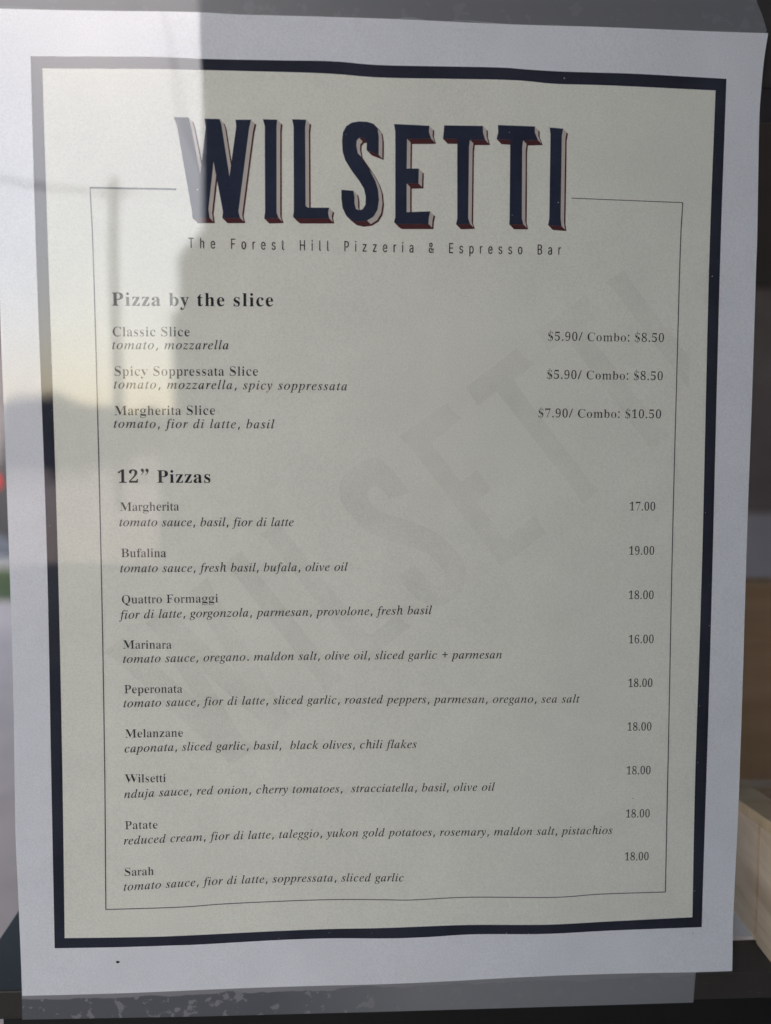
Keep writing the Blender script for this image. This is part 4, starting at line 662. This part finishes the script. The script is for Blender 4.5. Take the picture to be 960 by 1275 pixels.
# ---------------------------------------------------------------- tape strips, stuck to the metal behind the sheet
def tape_mat(name, bonded, milky, z0, h, side, x_all, amt):
    """film whose glue has not wetted the metal (milky) close to the sheet's edge, in blots, and everywhere right of x_all"""
    m, t, p, l = new_mat(name)
    def math_(op, a, b=None, c=None):
        n = t.nodes.new('ShaderNodeMath'); n.operation = op
        for k, q in enumerate((a, b, c)):
            if q is None: continue
            if isinstance(q, (int, float)): n.inputs[k].default_value = q
            else: l.new(q, n.inputs[k])
        return n.outputs[0]
    tc = t.nodes.new('ShaderNodeTexCoord')
    sx = t.nodes.new('ShaderNodeSeparateXYZ'); l.new(tc.outputs['Object'], sx.inputs[0])
    n1 = noise(t, 70.0, 4.0, 0.55).outputs['Fac']
    n2 = noise(t, 330.0, 3.0, 0.55).outputs['Fac']
    d = math_('MULTIPLY', math_('SUBTRACT', sx.outputs['Z'], z0), side / h)          # 0 at the sheet, 1 at the end of the band
    d = math_('ADD', d, math_('MULTIPLY', math_('SUBTRACT', n1, 0.5), 2.6))
    band = math_('SMOOTH_MIN', 1.0, math_('MAXIMUM', 0.0, math_('MULTIPLY', math_('SUBTRACT', 1.0, d), 6.0)), 0.1)
    blot = math_('MINIMUM', 1.0, math_('MAXIMUM', 0.0, math_('MULTIPLY', math_('SUBTRACT', math_('ADD', math_('MULTIPLY', n2, 0.75), math_('MULTIPLY', n1, 0.35)), 0.625), 30.0)))
    whole = math_('MULTIPLY', math_('MINIMUM', 1.0, math_('MAXIMUM', 0.0, math_('MULTIPLY', math_('SUBTRACT', sx.outputs['X'], x_all), 22.0))), 0.75)
    k = math_('MULTIPLY', math_('MAXIMUM', math_('MAXIMUM', band, math_('MULTIPLY', blot, 0.85)), whole), amt)
    mx = t.nodes.new('ShaderNodeMixRGB')
    l.new(k, mx.inputs[0]); mx.inputs[1].default_value = (*bonded, 1); mx.inputs[2].default_value = (*milky, 1)
    dust = noise(t, 1500.0, 2.0, 0.6)
    dr = ramp(t, dust.outputs['Fac'], [(0.735, 0.0), (0.77, 1.0)])
    m2 = t.nodes.new('ShaderNodeMixRGB'); l.new(math_('MULTIPLY', dr.outputs['Color'], 0.6), m2.inputs[0]); l.new(mx.outputs[0], m2.inputs[1]); m2.inputs[2].default_value = (0.42, 0.42, 0.43, 1)
    l.new(m2.outputs[0], p.inputs['Base Color'])
    p.inputs['Roughness'].default_value = 0.42
    p.inputs['Specular IOR Level'].default_value = 0.9
    p.inputs['Coat Weight'].default_value = 0.6
    p.inputs['Coat Roughness'].default_value = 0.03
    p.inputs['Alpha'].default_value = 0.86
    w_ = noise(t, 35.0, 3.0, 0.5)
    bump(t, p, w_.outputs['Fac'], 0.12, 0.002)
    return m
def tape(name, outline, y, label, mat):
    """thin film with its real thickness, from an outline in mm on the metal"""
    p, f = fill([outline], 0.0)
    n = len(p)
    h = 0.00006
    v = [(x * .001, y, z * .001) for x, z in p] + [(x * .001, y + h, z * .001) for x, z in p]
    edges = {}
    for q in f:
        for i in range(3):
            e = (q[i], q[(i + 1) % 3]); edges[e] = 1
    fs = [tuple(q) for q in f] + [tuple(i + n for i in reversed(q)) for q in f]
    for (i, j) in list(edges):
        if (j, i) not in edges: fs.append((j, i, i + n, j + n))
    o = mesh_obj(name, v, fs, mat)
    tag(o, label, 'tape')
    return o
def zigzag(a, b, n, d):
    o = []
    for i in range(n + 1):
        t = i / n
        x, z = a[0] + (b[0] - a[0]) * t, a[1] + (b[1] - a[1]) * t
        o.append((x + (d if i % 2 else 0.0), z))
    return o
tb = [tuple(p) for p in D['tape_bottom']]
low = tb[1:6]; right = tb[5:7]
left = zigzag((tb[0][0], -134.0), low[0], 44, 0.22)
rightz = zigzag(low[-1], (right[1][0] + 0.3, -134.0), 40, 0.35)
tape('adhesive_tape', left + list(low[1:-1]) + rightz, 0.0009, 'clear adhesive tape strip along the bottom of the menu with milky bubbles', tape_mat('bottom_tape_film', (0.125, 0.13, 0.145), (0.34, 0.335, 0.35), -0.1402, 0.0020, -1.0, -0.035, 0.8))
tt = [tuple(p) for p in D['tape_top']]
top_out = [(-130.0, 126.5), (tt[-1][0], tt[-1][1])]
rz_ = zigzag(tt[-1], tt[-3], 18, 0.3)
top_out += rz_[1:] + [tt[1], tt[0], (tt[0][0] - 3.0, 165.0), (-130.0, 165.0)]
top_tape = tape('adhesive_tape', top_out, 0.0016, 'broad grey clear tape strip across the top of the menu with a rounded right end', tape_mat('top_tape_film', (0.20, 0.20, 0.215), (0.32, 0.32, 0.34), 0.1402, 0.0010, 1.0, 9.0, 0.28))
# pale line where the film lifts off the metal over the sheet's edge
gl_ = [tuple(p) for p in D['glue_line']]
A_ = smooth_line(gl_, 160)
gm = MB().tube([(x * .001, 0.00155, (z + 0.10 * math.sin(x / 3.1) * math.sin(x / 7.7)) * .001) for x, z in A_], 0.00008, 6)
part(gm.build('glue_line', simple('pale_glue', (0.42, 0.42, 0.45), 0.35, 0.4, 120.0), None, True), top_tape)
# ---------------------------------------------------------------- dirt on the sheet
dirt = simple('dirt', (0.012, 0.011, 0.010), 0.8, 0.3, 900)
lab = ['dark dirt speck on the white margin below the bottom left border corner', 'tiny dark speck on the right border beside the 17.00 price',
       'tiny dark speck between the last prices near the lower right corner', 'tiny dark speck on the white margin under the bottom right border corner']
for (x, z), r, lb in zip(D['specks'], (0.75, 0.28, 0.22, 0.2), lab):
    P, F = [], []
    K = 9
    rr = [r * random.uniform(0.45, 1.25) for _ in range(K)]
    for ring, (s, h) in enumerate(((1.0, 0.10), (0.7, 0.22), (0.25, 0.28))):
        for k in range(K):
            a = k * P2 / K
            P.append(on_sheet(x + math.cos(a) * rr[k] * s, z + math.sin(a) * rr[k] * s * 0.55, h))
    F = [(i * K + k, i * K + (k + 1) % K, (i + 1) * K + (k + 1) % K, (i + 1) * K + k) for i in range(2) for k in range(K)] + [tuple(range(2 * K, 3 * K))]
    tag(mesh_obj('dirt_speck', P, F, dirt), lb, 'dirt')

# ---------------------------------------------------------------- things on and behind the ledge, right of the sheet
def wood(name, c1, c2, scale, stretch, rough=0.6):
    m, t, p, l = new_mat(name)
    n = noise(t, scale, 7.0, 0.6, stretch=stretch)
    k = noise(t, scale * 0.25, 3.0, 0.5)
    r = ramp(t, n.outputs['Fac'], [(0.32, c1), (0.5, tuple((a + b) / 2 for a, b in zip(c1, c2))), (0.68, c2)])
    q = ramp(t, k.outputs['Fac'], [(0.35, 0.82), (0.65, 1.1)])
    mx = t.nodes.new('ShaderNodeMixRGB'); mx.blend_type = 'MULTIPLY'; mx.inputs[0].default_value = 1.0
    l.new(r.outputs['Color'], mx.inputs[1]); l.new(q.outputs['Color'], mx.inputs[2])
    l.new(mx.outputs[0], p.inputs['Base Color'])
    p.inputs['Roughness'].default_value = rough
    bump(t, p, n.outputs['Fac'], 0.2, 0.001)
    return m
pine = wood('pine', (0.46, 0.32, 0.20), (0.72, 0.55, 0.39), 60.0, (0.25, 0.25, 2.5))
pine_edge = wood('pine_edge', (0.48, 0.32, 0.16), (0.62, 0.44, 0.25), 90.0, (1, 1, 1))
oak = wood('brown_board', (0.46, 0.27, 0.14), (0.60, 0.37, 0.21), 16.0, (0.5, 1, 5.0), 0.55)
def top(x): return lz(x) + 0.0088 + 0.0001
A = Vector(CRATE_A); B = Vector(CRATE_B)
dirn = (A - B).normalized(); B = B - dirn * 0.002; A = A + dirn * 0.05
nrm = Vector((dirn.y, -dirn.x))
if nrm.x < 0: nrm = -nrm
crate = empty('wooden_crate', (B.x, B.y, top(B.x)), 'pale pine crate with planked side standing on the dark ledge', 'crate')
def plank(a, b, th, z0, z1, mat, name, h0=None):
    v = []
    for zz in (0, 1):
        for q, e in ((a, 0), (b, 1), (b + nrm * th, 1), (a + nrm * th, 0)):
            zt = (z1 if e else (h0 if h0 is not None else z1)) if zz else z0
            v.append((q.x, q.y, top(q.x) + zt))
    vv, ff = bevelled(v, BOXF, 0.0006)
    return part(mesh_obj(name, vv, ff, mat), crate)
LN = (A - B).length
def alongp(s): return B + dirn * s
def hz(s): return 0.0420 - 0.12 * s                # the side slopes down towards the back
s0, J = 0.0, CRATE_J
plank(alongp(0.0), alongp(J - 0.0004), 0.008, 0.0, hz(J), pine, 'side_board', hz(0.0))
plank(alongp(J + 0.0008), alongp(LN), 0.008, 0.0, hz(LN), pine, 'side_board', hz(J))
v = []
for (s, dz) in ((-0.002, 0), (LN + 0.002, 0)):
    q = alongp(s)
    for (o1, z1) in ((-0.0015, 0.0004), (0.0105, 0.0004), (0.0105, 0.0044), (-0.0015, 0.0044)):
        k = q + nrm * o1
        v.append((k.x, k.y, top(k.x) + hz(s) + z1))
vv, ff = bevelled(v, [(0, 1, 2, 3), (7, 6, 5, 4), (0, 4, 5, 1), (1, 5, 6, 2), (2, 6, 7, 3), (3, 7, 4, 0)], 0.0005)
part(mesh_obj('rim', vv, ff, pine_edge), crate)
q0, q1 = alongp(0.0) + nrm * 0.0085, alongp(LN) + nrm * 0.0085
for q, nm in ((q0, 'end_board'), (q1 - dirn * 0.008, 'end_board')):
    a, b = q, q + nrm * 0.13
    v = []
    for zz in (0.0, 0.030):
        for k in (a, b, b + dirn * 0.008, a + dirn * 0.008): v.append((k.x, k.y, top(k.x) + zz))
    vv, ff = bevelled(v, BOXF, 0.0006); part(mesh_obj(nm, vv, ff, pine), crate)
# white card lying on the ledge
cp = [(0.095, 0.0185), (0.1272, 0.0185), (0.1262, 0.026), (0.1300, 0.058), (0.100, 0.058)]
v = [(x, y, top(x) + h) for h in (0.0, 0.0012) for x, y in cp]
n = len(cp)
tag(mesh_obj('white_card', v, [tuple(range(n))[::-1], tuple(range(n, 2 * n))] + [(i, (i + 1) % n, n + (i + 1) % n, n + i) for i in range(n)], simple('white_card', (0.78, 0.76, 0.76), 0.6, 0.04)),
    'white card lying on the dark ledge beside the pine crate', 'card')
# brown wooden board behind
bd = MB().box(0.165, 1.3, 0.20, 0.222, GZ, -0.0512, 0.002).build('wooden_board', oak)
tag(bd, 'brown wooden board standing upright behind the pine crate', 'board')
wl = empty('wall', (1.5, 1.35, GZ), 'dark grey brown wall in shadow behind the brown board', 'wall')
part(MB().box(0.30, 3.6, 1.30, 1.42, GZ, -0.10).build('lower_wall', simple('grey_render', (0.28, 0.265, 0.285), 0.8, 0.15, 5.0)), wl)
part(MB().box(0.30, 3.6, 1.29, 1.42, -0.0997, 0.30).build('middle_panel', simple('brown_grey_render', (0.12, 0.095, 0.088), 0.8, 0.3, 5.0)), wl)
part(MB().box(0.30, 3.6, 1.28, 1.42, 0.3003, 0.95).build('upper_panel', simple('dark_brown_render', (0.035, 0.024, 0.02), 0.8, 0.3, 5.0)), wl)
cn = empty('added_shade_roof', (0.0, -0.75, GZ), 'unseen dark roof and block added to keep the menu in shade', 'added_shade_roof')  # unseen roof, added to keep sun and high sky off the sheet
part(MB().prism([(7.0, 2.40), (-3.2, 2.0), (-3.2, 2.04), (7.0, 2.44)], -5.0, 4.5, 'x').build('shade_sheet', simple('added_roof_dark', (0.06, 0.06, 0.065), 0.8, 0.1, 5.0)), cn)
part(MB().box(-5.0, 4.5, -3.225, -3.201, 1.94, 2.06).build('added_beam', metal), cn)
part(MB().box(-0.140, 0.70, -1.05, -0.62, GZ, 2.07, 0.01).build('added_pier', simple('added_pier_dark', (0.05, 0.045, 0.043), 0.85, 0.2, 6.0, 0.3, 0.004)), cn)  # unseen block, added so light on the sheet falls off to the right
part(MB().box(-2.2, 0.75, -1.19, -0.50, GZ, -0.17, 0.01).build('added_plinth', simple('added_plinth_dark', (0.04, 0.038, 0.037), 0.85, 0.2, 6.0)), cn)  # unseen low block, added to darken the sheet towards its bottom

# ---------------------------------------------------------------- the street: car, houses, pole and cables (they show in the gap at the left and in the coat over the sheet)
paint = simple('dark_car_paint', (0.035, 0.036, 0.042), 0.28, 0.05, 3.0)
tyre = simple('tyre_rubber', (0.02, 0.02, 0.02), 0.85)
glassm, t_, p_, l_ = new_mat('car_glass')
p_.inputs['Base Color'].default_value = (0.02, 0.022, 0.025, 1); p_.inputs['Roughness'].default_value = 0.04; p_.inputs['Coat Weight'].default_value = 1.0
chrome = simple('alloy', (0.55, 0.55, 0.57), 0.3, 0.05, 5.0, metallic=1.0)
redl = simple('red_lens', (0.62, 0.03, 0.035), 0.2, 0.05, 5.0)
car = empty('parked_car', (-1.6, 10.7, GZ), 'dark parked car with a red rear light beyond the grass verge', 'car')
x0 = -3.88
def prof(k):
    return [(x0 + a, GZ + b) for a, b in k]
body = prof([(0.0, 0.42), (-0.02, 0.62), (0.03, 0.98), (0.12, 1.06), (0.9, 1.08), (2.6, 1.06), (3.3, 1.0), (4.3, 0.86), (4.5, 0.68), (4.5, 0.34), (4.1, 0.27), (3.95, 0.5), (3.7, 0.64), (3.4, 0.64), (3.15, 0.5), (3.05, 0.27), (1.35, 0.27), (1.25, 0.5), (1.0, 0.64), (0.7, 0.64), (0.45, 0.5), (0.32, 0.27)])
part(MB().prism(body, 9.85, 11.6, 'y').build('body', paint), car)
cab = prof([(0.14, 1.065), (0.30, 1.58), (0.55, 1.70), (1.9, 1.72), (2.3, 1.62), (3.1, 1.09)])
part(MB().prism(cab, 9.97, 11.48, 'y').build('cabin', paint), car)
for a in ([(0.30, 1.14), (0.40, 1.52), (1.05, 1.60), (1.10, 1.14)], [(1.18, 1.14), (1.14, 1.60), (1.88, 1.62), (1.96, 1.14)], [(2.04, 1.14), (1.96, 1.61), (2.22, 1.57), (2.80, 1.14)]):
    part(MB().prism(prof(a), 9.955, 9.975, 'y').build('side_window', glassm), car)
for cx in (0.85, 3.55):
    for (y0, y1) in ((9.83, 10.05), (11.4, 11.62)):
        ring = [(x0 + cx + 0.33 * math.cos(k * P2 / 28), GZ + 0.335 + 0.33 * math.sin(k * P2 / 28)) for k in range(28)]
        wh = part(MB().prism(ring, y0, y1, 'y').build('wheel', tyre), car)
        rg = [(x0 + cx + 0.2 * math.cos(k * P2 / 20), GZ + 0.335 + 0.2 * math.sin(k * P2 / 20)) for k in range(20)]
        ro = MB().prism(rg, y0 - 0.012, y0 + 0.02, 'y').build('rim', chrome); ro.parent = wh
        ro.matrix_parent_inverse = Matrix.Identity(4)
for y0 in (9.835, 11.35):
    part(MB().prism(prof([(-0.03, 0.84), (-0.015, 0.99), (0.20, 1.01), (0.24, 0.90), (0.18, 0.84)]), y0, y0 + 0.265, 'y').build('tail_light', redl), car)
part(MB().box(x0 - 0.09, x0 + 0.02, 9.95, 11.5, GZ + 0.36, GZ + 0.58, 0.03).build('bumper', simple('grey_bumper', (0.07, 0.07, 0.075), 0.6)), car)

brick = simple('brown_brick', (0.10, 0.075, 0.065), 0.9, 0.25, 4.0)
brick2 = simple('grey_brick', (0.11, 0.10, 0.10), 0.9, 0.25, 4.0)
roofm = simple('roof_shingle', (0.05, 0.05, 0.055), 0.9, 0.2, 6.0)
trim = simple('dark_trim', (0.09, 0.09, 0.09), 0.7)
def house(name, x0, x1, y0, y1, h, label, mat, face, wins, rise=1.2):
    """face: -1 the street front is y0, +1 it is y1"""
    r = empty(name, ((x0 + x1) / 2, (y0 + y1) / 2, GZ), label, 'house')
    part(MB().box(x0, x1, y0, y1, GZ, GZ + h).build('wall', mat), r)
    ym = (y0 + y1) / 2
    part(MB().prism([(y0 - 0.3, GZ + h + 0.003), (ym, GZ + h + rise), (y1 + 0.3, GZ + h + 0.003)], x0 - 0.02, x1 + 0.3, 'x').build('roof', roofm), r)
    yf = y0 if face < 0 else y1
    for (a, z) in wins:
        wv = part(MB().box(a, a + 1.0, yf - 0.06, yf + 0.06, GZ + z, GZ + z + 1.4).build('window', trim), r)
        pn = MB().box(a + 0.08, a + 0.92, yf - 0.075, yf + 0.075, GZ + z + 0.08, GZ + z + 1.32).build('pane', glassm); pn.parent = wv
        pn.matrix_parent_inverse = Matrix.Identity(4)
    return r
# across the street behind the photographer: its left edge is the upright line in the gloss
hb = house('terrace_house', -1.27, 14.0, -15.0, -9.0, 12.5, 'tall brick house across the street seen as a dark shape in the gloss', brick, 1,
           [(x, z) for x in (1.2, 4.2, 7.2, 10.2) for z in (1.0, 4.4, 7.8)])
part(MB().prism([(-1.60, GZ + 3.27), (-1.273, GZ + 3.62), (-1.273, GZ)
                 , (-1.60, GZ)], -12.0, -9.3, 'y').build('porch', brick), hb)
part(MB().box(-1.72, -1.603, -12.0, -9.5, GZ, GZ + 2.75).build('porch_post', brick2), hb)
part(MB().box(-1.88, -1.723, -12.0, -9.6, GZ, GZ + 1.75).build('garden_wall', brick2), hb)
house('row_house', -34.0, -14.0, -60.0, -54.0, 3.0, 'low far row house across the street mirrored faintly near the left border', brick2, 1, [(x, 1.0) for x in (-30, -25, -20, -17)], 0.9)
leaf = simple('leaf_green', (0.05, 0.06, 0.035), 0.8, 0.4, 2.0)
bark = simple('bark', (0.07, 0.06, 0.05), 0.9)
def tree(x, y, h, r, label):
    t = empty('street_tree', (x, y, GZ), label, 'tree', 'trees across the street')
    part(MB().tube([(x, y, GZ), (x + 0.05, y, GZ + h * 0.35), (x, y + 0.1, GZ + h * 0.7)], [0.16, 0.12, 0.05], 8).build('trunk', bark), t)
    c = MB()
    clumps = [(random.uniform(-r, r) * 0.8, random.uniform(-r, r) * 0.8, h * random.uniform(0.38, 0.92), r * random.uniform(0.25, 0.5)) for _ in range(11)]
    for (cx, cy, cz, cr) in clumps:
        for _ in range(130):
            d = Vector((random.gauss(0, 1), random.gauss(0, 1), random.gauss(0, 1))).normalized() * cr * random.uniform(0.55, 1.05)
            q = Vector((x + cx, y + cy, GZ + cz)) + d
            u = Vector((random.gauss(0, 1), random.gauss(0, 1), random.gauss(0, 1))).normalized() * 0.13
            w2 = u.orthogonal().normalized() * 0.09
            c.add([q - u, q + w2, q + u, q - w2], [(0, 1, 2, 3)])
    part(c.build('crown', leaf), t)
for (x, y, h, r) in ((-14.6, -38, 3.6, 1.7), (-12.4, -40, 4.6, 1.9), (-10.4, -37, 3.3, 1.5), (-8.7, -39, 3.9, 1.6), (-7.4, -36, 3.3, 1.4), (-16.8, -41, 4.4, 1.9)):
    tree(x, y, h * 0.74, r * 0.85, 'leafy tree across the street mirrored in the gloss below the horizon line')
house('brick_house', -16.0, -5.0, 24.0, 30.0, 5.6, 'dark brick house beyond the parked car', brick2, -1, [(x, z) for x in (-14.5, -11.5, -8.5, -6.5) for z in (0.9, 3.4)])
# utility pole and cables
wd_ = simple('pole_wood', (0.09, 0.075, 0.06), 0.9, 0.2, 5.0)
pole = empty('utility_pole', (-4.75, -20.0, GZ), 'wooden utility pole mirrored in the gloss left of the title', 'pole')
part(MB().tube([(-4.75, -20, GZ), (-4.72, -20, 1.5), (-4.66, -20, 5.75)], [0.11, 0.09, 0.065], 12).build('shaft', wd_), pole)
part(MB().box(-5.0, -4.3, -20.06, -19.95, 5.36, 5.42).build('crossarm', wd_), pole)
def cable(a, b, sag, r, label):
    a, b = Vector(a), Vector(b)
    tag(MB().tube([a.lerp(b, i / 24) - Vector((0, 0, sag * 4 * (i / 24) * (1 - i / 24))) for i in range(25)], r, 6).build('overhead_cable', simple('cable_black', (0.02, 0.02, 0.02), 0.7)), label, 'cable')
cable((-14.5, -20.3, 9.7), (-5.2, -20.0, 5.46), 0.9, 0.03, 'thick overhead cable sagging to the utility pole from the left')
cable((-5.6, -22.0, 13.0), (-2.6, -22.0, 5.4), 0.2, 0.022, 'thin overhead cable running down steeply beside the house edge')
